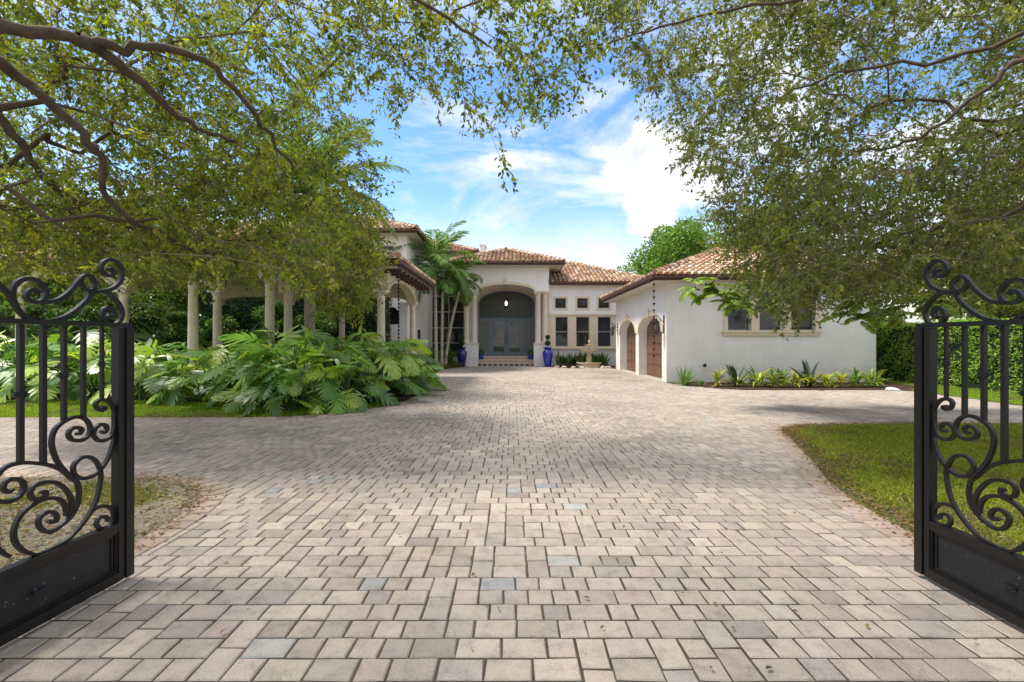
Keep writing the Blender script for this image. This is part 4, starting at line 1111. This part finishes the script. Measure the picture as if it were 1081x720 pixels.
# trees behind the garage
bushy_tree('broadleaf_tree', 12.2, 33, 11, 4.4, 3.5, 6.9, 3.2, 20000, .27, BG, 'bright green tree rising behind the garage roof, left one', lobes=40)
bushy_tree('broadleaf_tree', 18.5, 35, 12, 4.6, 4, 8.2, 4.0, 15000, .26, BG, 'taller bright green tree behind the garage roof, right one', lobes=40)
# back hedge of trees, left
for i, (X, Y, hh, lb) in enumerate([(-29, 24, 9, 'dark green tree at the far left, behind the left gate crest'), (-23, 21, 8, 'leafy tree left of the loggia, behind the gate'), (-17.5, 26, 10, 'tall leafy tree behind the left end of the loggia'), (-24, 31, 12, 'tallest tree far back on the left')]):
    bushy_tree('broadleaf_tree', X, Y, hh, 4.2, 3, hh*.52, hh*.46, 13000, .24, GR, lb, lobes=44)
for i, (X, Y, hh, lb) in enumerate([(19.5, 17, 5.5, 'yellow-green tree over the hedge next to the garage end'), (23, 22, 9, 'leafy tree behind the right hedge, middle one'), (29, 20, 7, 'leafy tree behind the hedge at the right edge')]):
    bushy_tree('broadleaf_tree', X, Y, hh, 3.4, 3, hh*.6, hh*.36, 9000, .2, YGN, lb, lobes=34)
# tropical background inside and behind the loggia
for i, (X, Y, s, n) in enumerate([(-16.5, 17, 1.5, 6000), (-14, 20.3, 1.7, 6000), (-11.6, 20, 1.6, 6000), (-9.4, 20.2, 1.7, 6000), (-19.5, 18, 1.9, 7000)]):
    lbs = ['dense green shrub seen behind the far left loggia column', 'dense green shrub seen through the left loggia bay', 'dark green shrub behind the loggia, right of the paddle-leaf plant', 'dark green shrub seen through the middle loggia bay', 'dense green shrub left of the loggia behind the gate bars']
    bushy_tree('shrub', X, Y, 3, 1.9, 1.0, s, s, n, .17, GN+[(.04, .08, .02)], lbs[i], 'shrub', lobes=24, tr=.05)
# paddle-leaf (bird of paradise) plants
for i, (X, Y, h) in enumerate([(-12.4, 17.2, 3.0), (-10.9, 17.6, 2.8), (-14.6, 17.6, 3.0), (-9.0, 17.5, 2.3), (-13.3, 15.8, 2.4)]):
    lb = ['big paddle-leaf plant with a raised lit leaf in the left loggia bay', 'paddle-leaf plant beside the second loggia column', 'paddle-leaf plant behind the leftmost visible loggia column', 'low paddle-leaf plant in the middle loggia bay', 'paddle-leaf plant nearest the gate, left loggia bay'][i]
    V, Fc, C = rosette(16, h*.95, .42, (35, 82), [(.06, .15, .03), (.09, .20, .04), (.05, .12, .05), (.16, .24, .05)], .22, .15, 7)
    o = npmesh('paddle_leaf_plant', V, Fc, M['monstera'], C, True); o.location = (X, Y, 0); tag(o, lb, 'plant', 'paddle-leaf plants in the loggia garden')
# ivy hedge behind loggia and right hedge
def hedge(name, x0, x1, y0, y1, z1, n, L, cols, label, wob=.08):
    root = empty(name, ((x0+x1)/2, (y0+y1)/2, 0), label, 'hedge')
    mb = MB(); mb.box(x0+.12, x1-.12, y0+.12, y1-.12, 0, z1-.12); part('inner_core', mb, M['core'], root)  # solid dark green box added inside the hedge to stop see-through
    fs = [(0, x0), (0, x1), (1, y0), (1, y1), (2, z1)]; ar = np.array([(y1-y0)*z1]*2+[(x1-x0)*z1]*2+[(x1-x0)*(y1-y0)]); k = RG.choice(5, n, p=ar/ar.sum())
    P = np.column_stack([RG.uniform(x0, x1, n), RG.uniform(y0, y1, n), RG.uniform(.03, z1, n)]); N = np.zeros((n, 3))
    for i, (ax, v) in enumerate(fs):
        m_ = k == i; P[m_, ax] = v; N[m_, ax] = 1 if v > [(x0+x1)/2, (y0+y1)/2, 0][ax] else -1
    bumpy = np.sin(P[:, 0]*2.3+P[:, 2]*3.1)*np.sin(P[:, 1]*2.1+1.3*P[:, 2])*wob+np.sin(P.sum(1)*7)*wob*.4
    P = P+N*(bumpy-RG.uniform(0, .16, n))[:, None]
    D = nrm(unit(n)+N*.4+np.array([0, 0, -.2])); NN = nrm(N+unit(n)*.7+np.array([0, 0, .3]))
    V, Fc = leaf_mesh(P, D, NN, RG.uniform(.7, 1.2, n)*L, RG.uniform(.45, .65, n)*L)
    npmesh('foliage', V, Fc, M['bush'], pick(cols, n, .25), parent=root); return root
hedge('hedge', 14.3, 15.5, 1.0, 19.5, 2.15, 60000, .085, [(.20, .36, .04), (.25, .42, .05), (.13, .25, .035), (.30, .44, .08)], 'clipped bright green hedge along the right side', .1)
hedge('hedge', -14.6, -5.75, 20.9, 21.5, 3.9, 44000, .11, [(.05, .11, .03), (.07, .14, .035), (.04, .08, .025)], 'dark ivy-covered hedge seen through the loggia arches')
hedge('hedge', -50, -15, 27.5, 29, 6.0, 30000, .2, GR, 'long dark hedge at the back left, beyond the loggia')
hedge('hedge', 16, 50, 30, 31.2, 3.0, 14000, .2, GR, 'long hedge far back on the right, behind the trees')

# ------------------------------------------------------------------ palms
def frond(base, az, el, L, nl, ll, droop, cols, lw=.035, vee=.5, out=None, rach=None):
    base = np.array(base, float); d = np.array([math.cos(az), math.sin(az)]); e = el; seg = 12; pts = [base.copy()]; p = base.copy(); es = [e]
    for k in range(seg):
        p = p+np.array([d[0]*math.cos(e), d[1]*math.cos(e), math.sin(e)])*L/seg; e -= droop/seg*(.4+1.6*k/seg); pts.append(p.copy()); es.append(e)
    pts = np.array(pts); side = np.array([-d[1], d[0], 0])
    rach.path([Vector(q) for q in pts], [.022*(1-.85*i/seg)+.003 for i in range(seg+1)], 5)
    t = np.linspace(.14, 1, nl); X = np.column_stack([np.interp(t*seg, np.arange(seg+1), pts[:, i]) for i in range(3)])
    ee = np.interp(t*seg, np.arange(seg+1), es); tan = np.column_stack([d[0]*np.cos(ee), d[1]*np.cos(ee), np.sin(ee)])
    upn = np.cross(tan, side); upn *= np.sign(upn[:, 2:3]+1e-6)
    for s in (-1, 1):
        ln = ll*np.sin(np.pi*np.clip(t*.80+.14, 0, 1))**.7*RG.uniform(.85, 1.1, nl)
        D = nrm(side*s*.9+tan*(.45+.6*t[:, None])+upn*vee*.5+RG.normal(0, .10, (nl, 3)))
        V, Fc = hexleaf_mesh(X, D, nrm(upn+RG.normal(0, .2, (nl, 3))), ln, lw, .35)
        out.append((V, Fc, np.repeat(pick(cols, nl, .12), 2, 0)))
def palm(name, x, y, h, tr, nf, L, ll, cols, label, lean=(0, 0), el=(-25, 80), mat='palmstem', droop=1.2, nl=34, lw=.035, rough=False, vee=.5):
    root = empty(name, (x, y, 0), label, 'palm tree', None)
    mb = MB(); k = 14 if not rough else 40; pts = []; rs_ = []
    for i in range(k+1):
        t = i/k; pts.append(Vector((x+lean[0]*t**1.5, y+lean[1]*t, h*t))); r = tr*(1.25-.4*min(1, t*4) if t < .25 else .85)
        rs_.append(r*(1+(.14*(i % 2) if rough else .03*(i % 2))))
    mb.path(pts, rs_, 12)
    top = pts[-1]
    if not rough:      # green crownshaft
        cs = MB(); cs.path([top, top+Vector((0, 0, .3)), top+Vector((0, 0, .75))], [tr*.95, tr*1.15, tr*.5], 10)
        part('crownshaft', cs, M['stem'], root, True, fix=False); top = top+Vector((0, 0, .65))
    part('trunk', mb, M[mat], root, True, fix=False)
    out = []; ra = MB()
    for i in range(nf):
        q = (i+.5)/nf; e = R(el[1]+(el[0]-el[1])*q+random.gauss(0, 5)); frond((top.x, top.y, top.z), i*2.399+random.gauss(0, .15), e, L*random.uniform(.85, 1.1), nl, ll, droop*random.uniform(.8, 1.2), cols, lw, vee, out, ra)
    V = []; Fc = []; C = []; o = 0
    for v, f, c in out: V.append(v); Fc.append(f+o); C.append(c); o += len(v)
    cr = npmesh('crown', np.vstack(V), np.vstack(Fc), M['palm'], np.vstack(C), parent=root)
    part('frond_stalks', ra, M['stem'], root, True, fix=False); return root
PC = [(.14, .27, .05), (.19, .33, .07), (.10, .20, .045)]
palm('palm_tree', -4.0, 24, 5.0, .09, 16, 2.7, .75, PC, 'tallest slender palm in front of the glazed hall', (-.05, 0), (-20, 88), droop=1.15, nl=46, lw=.055)
palm('palm_tree', -3.75, 24.3, 4.1, .08, 13, 2.0, .55, PC, 'shorter slender palm close beside the tallest one', (.05, 0), (-20, 75), droop=1.3, nl=42, lw=.05)
palm('palm_tree', -3.65, 24.9, 4.2, .085, 13, 1.9, .5, [(.09, .19, .03), (.12, .23, .04)], 'slender palm leaning right towards the entrance columns', (.75, 0), (-35, 70), droop=1.5, nl=42, lw=.05)
palm('date_palm', -5.6, 12.6, 5.6, .16, 50, 2.7, .5, [(.12, .22, .04), (.17, .28, .05), (.20, .29, .06)], 'rough-trunked palm rising through the loggia planting', (0, 0), (-35, 85), 'palmbark', 1.1, 60, .034, True, .3)
# shrubs at palm feet
for i, (X, Y, s, lb) in enumerate([(-4.1, 25.6, .9, 'big leafy shrub under the palms before the dark glazing'), (-3.55, 26.2, .5, 'leafy shrub beside the dark navy urn'), (-4.5, 22.8, .55, 'low shrub at the foot of the palms, beside the wing wall')]):
    V, Fc, C = rosette(40, 1.6*s, .22*s, (15, 85), GN+[(.09, .17, .03)], .35, .35*s, 6, .6)
    o = npmesh('shrub', V, Fc, M['monstera'], C, True); o.location = (X, Y, 0); tag(o, lb, 'shrub')
for i in range(5):
    o = plant_mesh('groundcover_plant', [rosette(40, .5, .06, (5, 75), [(.12, .16, .05), (.07, .12, .03), (.16, .12, .06)], .3, .25)]); o.location = (-3.85+.18*i, 24.3+.45*i, .003)
    tag(o, 'low bedding plant in the bed between the palms and the pavers', 'plant', 'bedding plants at the palms')

# ------------------------------------------------------------------ canopy oaks
def poly_samples(poly, n, dmin, dmax, zmin=1.75, zmax=9):
    poly = np.array(poly, float); out = []
    while len(out) < n:
        x = RG.uniform(poly[:, 0].min(), poly[:, 0].max(), 400); y = RG.uniform(poly[:, 1].min(), poly[:, 1].max(), 400)
        k = inside(poly, x, y); d = RG.uniform(dmin, dmax, 400)
        for a, b, c in zip(x[k], y[k], d[k]):
            p = up(a, b, c); X, Y, Z = p
            f = math.sin(2.1*X+1.3*math.sin(1.7*Y))+math.sin(2.6*Z+1.1*X+.7)+math.sin(1.9*Y-1.4*Z)
            if f < .1 and random.random() > .25: continue      # sprays gather in clumps
            if zmin < p[2] < zmax: out.append(p)
            if len(out) >= n: break
    return np.array(out)
def grow_tree(name, label, trunk, limbs, attr, cols, tipr=.0026, step=.33, nleaf=45, leafL=.078, sag=.35, pexp=2.05, clump=None, tw=.42, twr=.0028, limbr=.055, thinlast=True):
    root = empty(name, tuple(trunk[0]), label, 'tree')
    P = []; par = []; plen = []
    def add(p, q):
        P.append(np.array(p, float)); par.append(q); plen.append(0 if q < 0 else plen[q]+np.linalg.norm(P[-1]-P[q])); return len(P)-1
    def chain(pts, start=-1):
        last = start
        C = catmull(pts, 5)
        for i, p in enumerate(C):
            if i == 0 and start >= 0: continue
            last = add(p+(RG.normal(0, .02, 3) if i else 0), last)
        return last
    t_end = chain(trunk); minr = {}
    limbpaths = [list(range(len(P)))]; limbs_ = [[np.array([0, 0, CAMH])+(np.array(q)-np.array([0, 0, CAMH]))*.86 for q in L] for L in limbs]
    for L in limbs_:
        b = np.array(L[0]); pp = np.array(P); j = int(np.argmin(np.linalg.norm(pp-b, axis=1)))
        i0 = len(P); chain([P[j]]+list(L), j); m_l = len(P)-i0
        lr_ = limbr*(.45 if L is limbs_[-1] and thinlast else 1)
        for q_ in range(m_l): minr[i0+q_] = lr_*(1-.78*q_/m_l)
        limbpaths.append([j]+list(range(i0, len(P))))
    A = attr[np.argsort(np.linalg.norm(attr-np.array(P[t_end]), axis=1))]
    tips = []
    for a in A:
        pp = np.array(P); cost = np.linalg.norm(pp-a, axis=1)+.22*np.array(plen)
        j = int(np.argmin(cost)); dv = a-P[j]; dist = np.linalg.norm(dv); k = max(1, int(dist/step)); last = j
        off = RG.normal(0, .06*dist, 3); 
        for i in range(1, k+1):
            t = i/k; p = P[j]+dv*t+off*math.sin(math.pi*t)+np.array([0, 0, sag*.12*dist*math.sin(math.pi*t)])+RG.normal(0, .015, 3)*(t < 1)
            last = add(p, last)
        tips.append(last)
    n = len(P); P_ = np.array(P); w = np.zeros(n); ch = np.zeros(n, int)
    for i in range(n):
        if par[i] >= 0: ch[par[i]] += 1
    for i in range(n-1, 0, -1):
        if ch[i] == 0: w[i] += tipr**pexp
        w[par[i]] += w[i]
    r = w**(1/pexp)
    for i_, v_ in minr.items(): r[i_] = max(r[i_], v_)
    # wood
    V = []; Fc = []; o = 0
    idx = [i for i in range(1, n)]
    big = [i for i in idx if r[par[i]] > .02]; small = [i for i in idx if r[par[i]] <= .02]
    for lst, ns in ((big, 8), (small, 3)):
        if not lst: continue
        lst = np.array(lst); a = P_[np.array(par)[lst]]; b = P_[lst]; d = nrm(b-a)
        ref = np.where(np.abs(d[:, 2:3]) < .9, np.array([[0, 0, 1.]]), np.array([[1., 0, 0]])); s1 = nrm(np.cross(d, ref)); s2 = np.cross(d, s1)
        th = 2*np.pi*np.arange(ns)/ns; ring = s1[:, None]*np.cos(th)[None, :, None]+s2[:, None]*np.sin(th)[None, :, None]
        ra = np.minimum(r[np.array(par)[lst]], r[lst]*1.35)[:, None, None]; rb = r[lst][:, None, None]
        b2 = b+d*rb[:, 0]*.3
        vv = np.concatenate([a[:, None]+ring*ra, b2[:, None]+ring*rb], 1)
        f = np.array([[i, (i+1) % ns, ns+(i+1) % ns, ns+i] for i in range(ns)])
        Fc.append((np.arange(len(lst))[:, None, None]*2*ns+f[None]).reshape(-1, 4)+o); V.append(vv.reshape(-1, 3)); o += len(lst)*2*ns
        if ns == 8:
            lm = MB()
            for ip in limbpaths:
                rr = [r[k]*1.04+.001 for k in ip]; rr[0] = min(rr[0], rr[1]*1.1); rr = [max(rr[max(0, k-1):k+2]) if 0 < k < len(rr)-1 else rr[k] for k in range(len(rr))]
                rr = [sum(rr[max(0, k-2):k+3])/len(rr[max(0, k-2):k+3]) for k in range(len(rr))]
                lm.path([Vector(P_[k]) for k in ip], rr, 10)
            V.append(np.array([tuple(v) for v in lm.v])); Fc.append(np.array([f for f in lm.f if len(f) == 4])+o); o = 0
            npmesh('trunk', np.vstack(V), np.vstack(Fc), M['limb'], None, True, root); V = []; Fc = []; o = 0
    # twigs with leaves
    tp = P_[tips]; td = nrm(tp-P_[np.array(par)[tips]])
    m_ = len(tips); nt_ = 3
    B = np.repeat(tp, nt_, 0); Dv = nrm(np.repeat(td, nt_, 0)*.6+RG.normal(0, .6, (m_*nt_, 3))-np.array([0, 0, sag])); Lt = RG.uniform(.6, 1.2, (m_*nt_, 1))*tw
    s1 = nrm(np.cross(Dv, unit(m_*nt_))); s2 = np.cross(Dv, s1); th = 2*np.pi*np.arange(3)/3
    ring = s1[:, None]*np.cos(th)[None, :, None]+s2[:, None]*np.sin(th)[None, :, None]
    tipp = B+Dv*Lt-np.array([0, 0, .12])*Lt
    vv = np.concatenate([B[:, None]+ring*twr, tipp[:, None]+ring*.001], 1); f = np.array([[i, (i+1) % 3, 3+(i+1) % 3, 3+i] for i in range(3)])
    Fc.append((np.arange(m_*nt_)[:, None, None]*6+f[None]).reshape(-1, 4)+o); V.append(vv.reshape(-1, 3))
    npmesh('twigs', np.vstack(V), np.vstack(Fc), M['bark'], None, True, root)
    q = nleaf//nt_; N = m_*nt_*q; t = RG.uniform(.08, 1.05, (N, 1))
    Bq = np.repeat(B, q, 0); Tq = np.repeat(tipp, q, 0); dq = np.repeat(Dv, q, 0)
    X = Bq+(Tq-Bq)*t+RG.normal(0, .012, (N, 3))
    D = nrm(dq*.5+unit(N)*.9-np.array([0, 0, .3])); NN = nrm(unit(N)*.8+np.array([0, 0, .7])); sz = RG.uniform(.65, 1.2, N)*leafL
    Vl, Fl = leaf_mesh(X, D, NN, sz, sz*RG.uniform(.38, .55, N), .2)
    # colour varies by spray
    cc = np.repeat(pick(cols, m_*nt_, .12), q, 0)*(1+RG.normal(0, .16, (N, 1)))
    npmesh('crown', Vl, Fl, M['leaf'], np.clip(cc, .004, 1), False, root)
    return root
OL = [(.15, .19, .028), (.20, .24, .03), (.10, .14, .028), (.27, .29, .04), (.17, .20, .04), (.25, .24, .04), (.08, .105, .025)]
OR = [(.14, .17, .045), (.10, .125, .04), (.17, .20, .05), (.22, .23, .055), (.09, .11, .038), (.19, .20, .075)]
trunkL = [(-7.2, 3.6, 0), (-7.1, 3.7, 1.4), (-6.9, 3.9, 2.8), (-6.4, 4.0, 3.7)]
limbL = [[up(-30, 33, 4.2), up(90, 45, 4.7), up(150, 52, 5.0), up(215, 62, 5.4), up(270, 120, 6.0), up(310, 180, 6.6)],
         [up(95, 48, 4.75), up(150, 88, 5.2), up(200, 130, 5.8), up(250, 150, 6.2)],
         [up(-20, 55, 4.6), up(30, 90, 5.0), up(95, 150, 5.4), up(108, 175, 5.6), up(118, 215, 5.9), up(200, 262, 7.2), up(270, 270, 8.2)],
         [up(-25, 105, 5.6), up(20, 150, 6.0), up(50, 190, 6.4), up(95, 225, 6.9), up(170, 250, 7.8)],
         [up(-20, -70, 4.2), up(150, -50, 4.6), up(320, -30, 5.1), up(440, 0, 5.6), up(510, 50, 6.0)]]
attrL = np.vstack([
    poly_samples([(-60, -60), (330, -60), (370, 60), (360, 120), (300, 150), (310, 200), (350, 240), (370, 275), (300, 285), (200, 278), (130, 275), (60, 285), (-60, 295)], 1500, 5.0, 9.5),
    poly_samples([(295, 130), (380, 120), (400, 215), (380, 250), (320, 230)], 90, 6.5, 10),
    poly_samples([(60, 170), (290, 185), (330, 225), (380, 262), (340, 292), (120, 280), (40, 280)], 560, 7, 11),
    poly_samples([(325, 260), (385, 240), (400, 275), (385, 320), (345, 322), (325, 300)], 130, 7.5, 9.5),
    poly_samples([(330, -60), (660, -60), (640, 45), (600, 90), (560, 115), (545, 165), (528, 170), (500, 120), (470, 105), (430, 105), (375, 110)], 300, 5, 7.5),
    np.column_stack([RG.uniform(-8.5, .5, 650), RG.uniform(-1.5, 3.6, 650), RG.uniform(5.2, 7.2, 650)])])  # overhead sprays out of view, added to shade the near paving
grow_tree('oak_tree', 'big oak on the left whose limbs and small leaves overhang the drive', trunkL, limbL, attrL, OL)
trunkR = [(8.2, 4.2, 0), (8.1, 4.3, 1.4), (7.9, 4.5, 2.8), (7.3, 4.6, 3.8)]
limbR = [[up(1110, 60, 5.0), up(1040, 95, 5.3), up(970, 145, 5.8), up(900, 165, 6.3), up(820, 200, 7.2)],
         [up(1120, 200, 6.2), up(1040, 232, 6.8), up(960, 245, 7.6), up(880, 265, 8.6)],
         [up(1100, -60, 4.6), up(980, -30, 4.9), up(850, 0, 5.3), up(720, 20, 5.8), up(640, 45, 6.3)],
         [up(1100, 30, 5), up(1000, 60, 5.6), up(880, 80, 6.2), up(780, 130, 7)]]
attrR = np.vstack([
    poly_samples([(650, -60), (1140, -60), (1140, 290), (1000, 300), (900, 290), (850, 300), (810, 290), (800, 262), (750, 225), (752, 190), (725, 160), (705, 120), (675, 85), (650, 50)], 1750, 4.8, 9.5),
    poly_samples([(770, 190), (1140, 150), (1140, 305), (960, 312), (900, 305), (875, 325), (835, 335), (795, 318), (775, 285), (760, 262)], 900, 7, 10.0),
    np.column_stack([RG.uniform(.5, 10, 90), RG.uniform(.5, 5, 90), RG.uniform(5.0, 7.8, 90)])])  # sparse crown above the view, added for shade
grow_tree('oak_tree', 'big oak on the right whose small-leaved crown hangs in front of the garage roof', trunkR, limbR, attrR, OR, nleaf=42, leafL=.073, twr=.0036, limbr=.026, thinlast=False)
# feathery-leaved branch tree on the right
def feather_tree():
    x, y = 14.6, 10.2
    root = empty('feathery_tree', (x, y, 0), 'tree with bright feathery fronds hanging low before the garage wall', 'tree')
    mb = MB(); mb.path([(x, y, 0), (x-.1, y, 2.2), (x-.5, y, 3.3)], [.16, .13, .11], 10)
    ends = [up(742, 306, 10), up(760, 312, 10.2), up(785, 306, 10.3), up(775, 322, 10), up(800, 330, 10), up(905, 322, 10), up(900, 338, 9.9), up(930, 335, 9.8), up(960, 330, 9.7), up(985, 325, 9.6), up(1015, 330, 9.5), up(880, 310, 10.5), up(835, 310, 10.2), up(1050, 310, 9.5), up(920, 300, 10), up(990, 295, 10)]
    out = []; ra = MB()
    hub = Vector((x-.5, y, 3.3)); k1 = Vector(up(1010, 270, 10)); k2 = Vector(up(860, 268, 10.2))
    mb.path([hub, hub.lerp(k1, .5)+Vector((0, 0, .35)), k1, k1.lerp(k2, .5)+Vector((0, 0, .2)), k2, Vector(up(760, 283, 10.1))], [.09, .07, .05, .04, .03, .012], 7)
    for e in ends:
        e = Vector(e); b = min((k1, k2, k1.lerp(k2, .5), Vector(up(790, 275, 10.2))), key=lambda q: (q-e).length); mb.path([b, b.lerp(e, .5)+Vector((0, 0, .12)), e], [.018, .012, .006], 5)
        for j in range(9):
            az = random.uniform(0, 6.28); frond(tuple(e+Vector((0, 0, .1))+Vector((random.gauss(0, .12), random.gauss(0, .12), random.gauss(0, .06)))), az, R(random.uniform(-20, 35)), random.uniform(.42, .7), 28, .15, .8, [(.24, .38, .04), (.30, .42, .05), (.18, .30, .035)], .036, .1, out, ra)
    V = []; Fc = []; C = []; o = 0
    for v, f, c in out: V.append(v); Fc.append(f+o); C.append(c); o += len(v)
    npmesh('crown', np.vstack(V), np.vstack(Fc), M['palm'], np.vstack(C), parent=root)
    part('trunk', mb, M['bark'], root, True, fix=False); part('frond_stalks', ra, M['stem'], root, True, fix=False)
feather_tree()

# neighbour house far right
Nb = empty('neighbour_house', (33, 31, 0), 'white two storey neighbour house glimpsed through trees at the right edge', 'building')
mb = MB(); mb.plate(rect(26, 42, 0, 6.5), [rect(a, a+1.4, z, z+1.5) for a in (27.5, 30.5, 33.5, 36.5) for z in (1, 4.2)], (0, 26, 0), (1, 0, 0), (0, 0, 1), -.3); mb.box(26, 26.3, 26.3, 36, 0, 6.5); part('wall', mb, M['stucco'], Nb)
for a in (27.5, 30.5, 33.5, 36.5):
    for z in (1, 4.2): window(Nb, a, a+1.4, z, z+1.5, 26, True, .08)
mb = MB(); mb.box(27, 38, 24.8, 25.99, 3.4, 3.55); 
for i in range(40): mb.box(27+i*.28, 27.03+i*.28, 24.82, 24.85, 3.55, 4.4)
mb.box(27, 38, 24.8, 24.87, 4.4, 4.46); part('balcony', mb, M['winframe'], Nb)
hip_roof(Nb, 25.4, 42.6, 25.4, 36.6, 6.48)

# ------------------------------------------------------------------ sky, sun, camera
SUN_EL, SUN_AZ = R(63), R(-86)       # azimuth measured from +Y towards +X
w = bpy.data.worlds.new('World'); SC.world = w; w.use_nodes = True; nt = w.node_tree; nt.nodes.clear()
out = nt.nodes.new('ShaderNodeOutputWorld'); bg = nt.nodes.new('ShaderNodeBackground'); bg.inputs['Strength'].default_value = .13
sky = nt.nodes.new('ShaderNodeTexSky'); sky.sky_type = 'NISHITA'; sky.sun_disc = False; sky.sun_elevation = SUN_EL; sky.sun_rotation = SUN_AZ; sky.dust_density = .6; sky.ozone_density = 2.0
tc = nt.nodes.new('ShaderNodeTexCoord')
sep = nt.nodes.new('ShaderNodeSeparateXYZ'); nt.links.new(tc.outputs['Generated'], sep.inputs[0])
mp = nt.nodes.new('ShaderNodeMapping'); mp.inputs['Scale'].default_value = (1, 1, 3.2); mp.inputs['Location'].default_value = (.35, .1, .2); nt.links.new(tc.outputs['Generated'], mp.inputs[0])
n1 = noise(nt, 2.3, 8, .6, mp.outputs[0]); n1.inputs['Distortion'].default_value = .4
r1 = ramp(nt, n1.outputs[0], [(.50, (0, 0, 0)), (.66, (.9, .9, .9))])
# haze band near horizon
mr = nt.nodes.new('ShaderNodeMapRange'); mr.inputs[1].default_value = .13; mr.inputs[2].default_value = .31; mr.inputs[3].default_value = .9; mr.inputs[4].default_value = 0.0; mr.interpolation_type = 'SMOOTHSTEP'; nt.links.new(sep.outputs[2], mr.inputs[0])
# cumulus bank
d0 = Vector(((702-CX)/F, 1, (CY-185)/F)).normalized()
vm = nt.nodes.new('ShaderNodeVectorMath'); vm.operation = 'DISTANCE'; vm.inputs[1].default_value = d0; 
nd = noise(nt, 9, 6, .6, tc.outputs['Generated']); 
vs_ = nt.nodes.new('ShaderNodeVectorMath'); vs_.operation = 'MULTIPLY_ADD'; vs_.inputs[1].default_value = (.22, .22, .22); nt.links.new(nd.outputs[1], vs_.inputs[0])
va = nt.nodes.new('ShaderNodeVectorMath'); va.operation = 'SUBTRACT'; va.inputs[1].default_value = (.11, .11, .11); nt.links.new(tc.outputs['Generated'], va.inputs[0]); nt.links.new(va.outputs[0], vs_.inputs[2])
nt.links.new(vs_.outputs[0], vm.inputs[0])
mc = nt.nodes.new('ShaderNodeMapRange'); mc.inputs[1].default_value = .135; mc.inputs[2].default_value = .085; mc.interpolation_type = 'SMOOTHSTEP'; nt.links.new(vm.outputs['Value'], mc.inputs[0])
def mx(a, b):
    m_ = nt.nodes.new('ShaderNodeMath'); m_.operation = 'MAXIMUM'; nt.links.new(a, m_.inputs[0]); nt.links.new(b, m_.inputs[1]); return m_.outputs[0]
mo = nt.nodes.new('ShaderNodeMapRange'); mo.inputs[1].default_value = .50; mo.inputs[2].default_value = .72; mo.interpolation_type = 'SMOOTHSTEP'; nt.links.new(sep.outputs[2], mo.inputs[0])  # unseen cloud cover overhead, added to whiten the sky light
mb_ = nt.nodes.new('ShaderNodeMapRange'); mb_.inputs[1].default_value = .05; mb_.inputs[2].default_value = -.25; mb_.inputs[4].default_value = .8; nt.links.new(sep.outputs[1], mb_.inputs[0])
mxr = nt.nodes.new('ShaderNodeMapRange'); mxr.inputs[1].default_value = .22; mxr.inputs[2].default_value = .42; mxr.inputs[4].default_value = .8; mxr.interpolation_type = 'SMOOTHSTEP'; nt.links.new(sep.outputs[0], mxr.inputs[0])
nr = noise(nt, 3.4, 6, .6, mp.outputs[0]); rr_ = ramp(nt, nr.outputs[0], [(.40, (0, 0, 0)), (.56, (1, 1, 1))])
mm = nt.nodes.new('ShaderNodeMath'); mm.operation = 'MULTIPLY'; nt.links.new(mxr.outputs[0], mm.inputs[0]); nt.links.new(rr_.outputs[0], mm.inputs[1])
cl = mx(mm.outputs[0], mx(mx(mx(mx(r1.outputs[0], mc.outputs[0]), mr.outputs[0]), mo.outputs[0]), mb_.outputs[0]))
nc = noise(nt, 7, 6, .65, tc.outputs['Generated']); rc = ramp(nt, nc.outputs[0], [(.34, (3.6, 3.75, 4.05)), (.62, (5.5, 5.45, 5.4))])
hs = nt.nodes.new('ShaderNodeHueSaturation'); hs.inputs['Saturation'].default_value = 1.2; hs.inputs['Value'].default_value = 1.15; hs.inputs['Hue'].default_value = .500; nt.links.new(sky.outputs[0], hs.inputs['Color'])
c = mix(nt, hs.outputs[0], rc.outputs[0], cl)
nt.links.new(c, bg.inputs[0]); nt.links.new(bg.outputs[0], out.inputs[0])
sl = bpy.data.lights.new('sun', 'SUN'); sl.energy = 3.0; sl.angle = R(13); sl.color = (1, .93, .82); so = bpy.data.objects.new('sun', sl); COL.objects.link(so)
sd = Vector((math.sin(SUN_AZ)*math.cos(SUN_EL), math.cos(SUN_AZ)*math.cos(SUN_EL), math.sin(SUN_EL)))
so.rotation_euler = sd.to_track_quat('Z', 'Y').to_euler()
cam = bpy.data.cameras.new('camera'); cam.lens = 16*F/(16/36*1081)*1.0; cam.sensor_width = 36; cam.clip_end = 1500; cam.clip_start = .05
co = bpy.data.objects.new('camera', cam); COL.objects.link(co); co.location = (0, 0, CAMH); co.rotation_euler = (R(90), 0, 0); SC.camera = co
SC.view_settings.view_transform = 'Standard'; SC.view_settings.look = 'None'; SC.view_settings.exposure = .95; SC.view_settings.gamma = 1
SC.cycles.max_bounces = 8; SC.cycles.transparent_max_bounces = 4
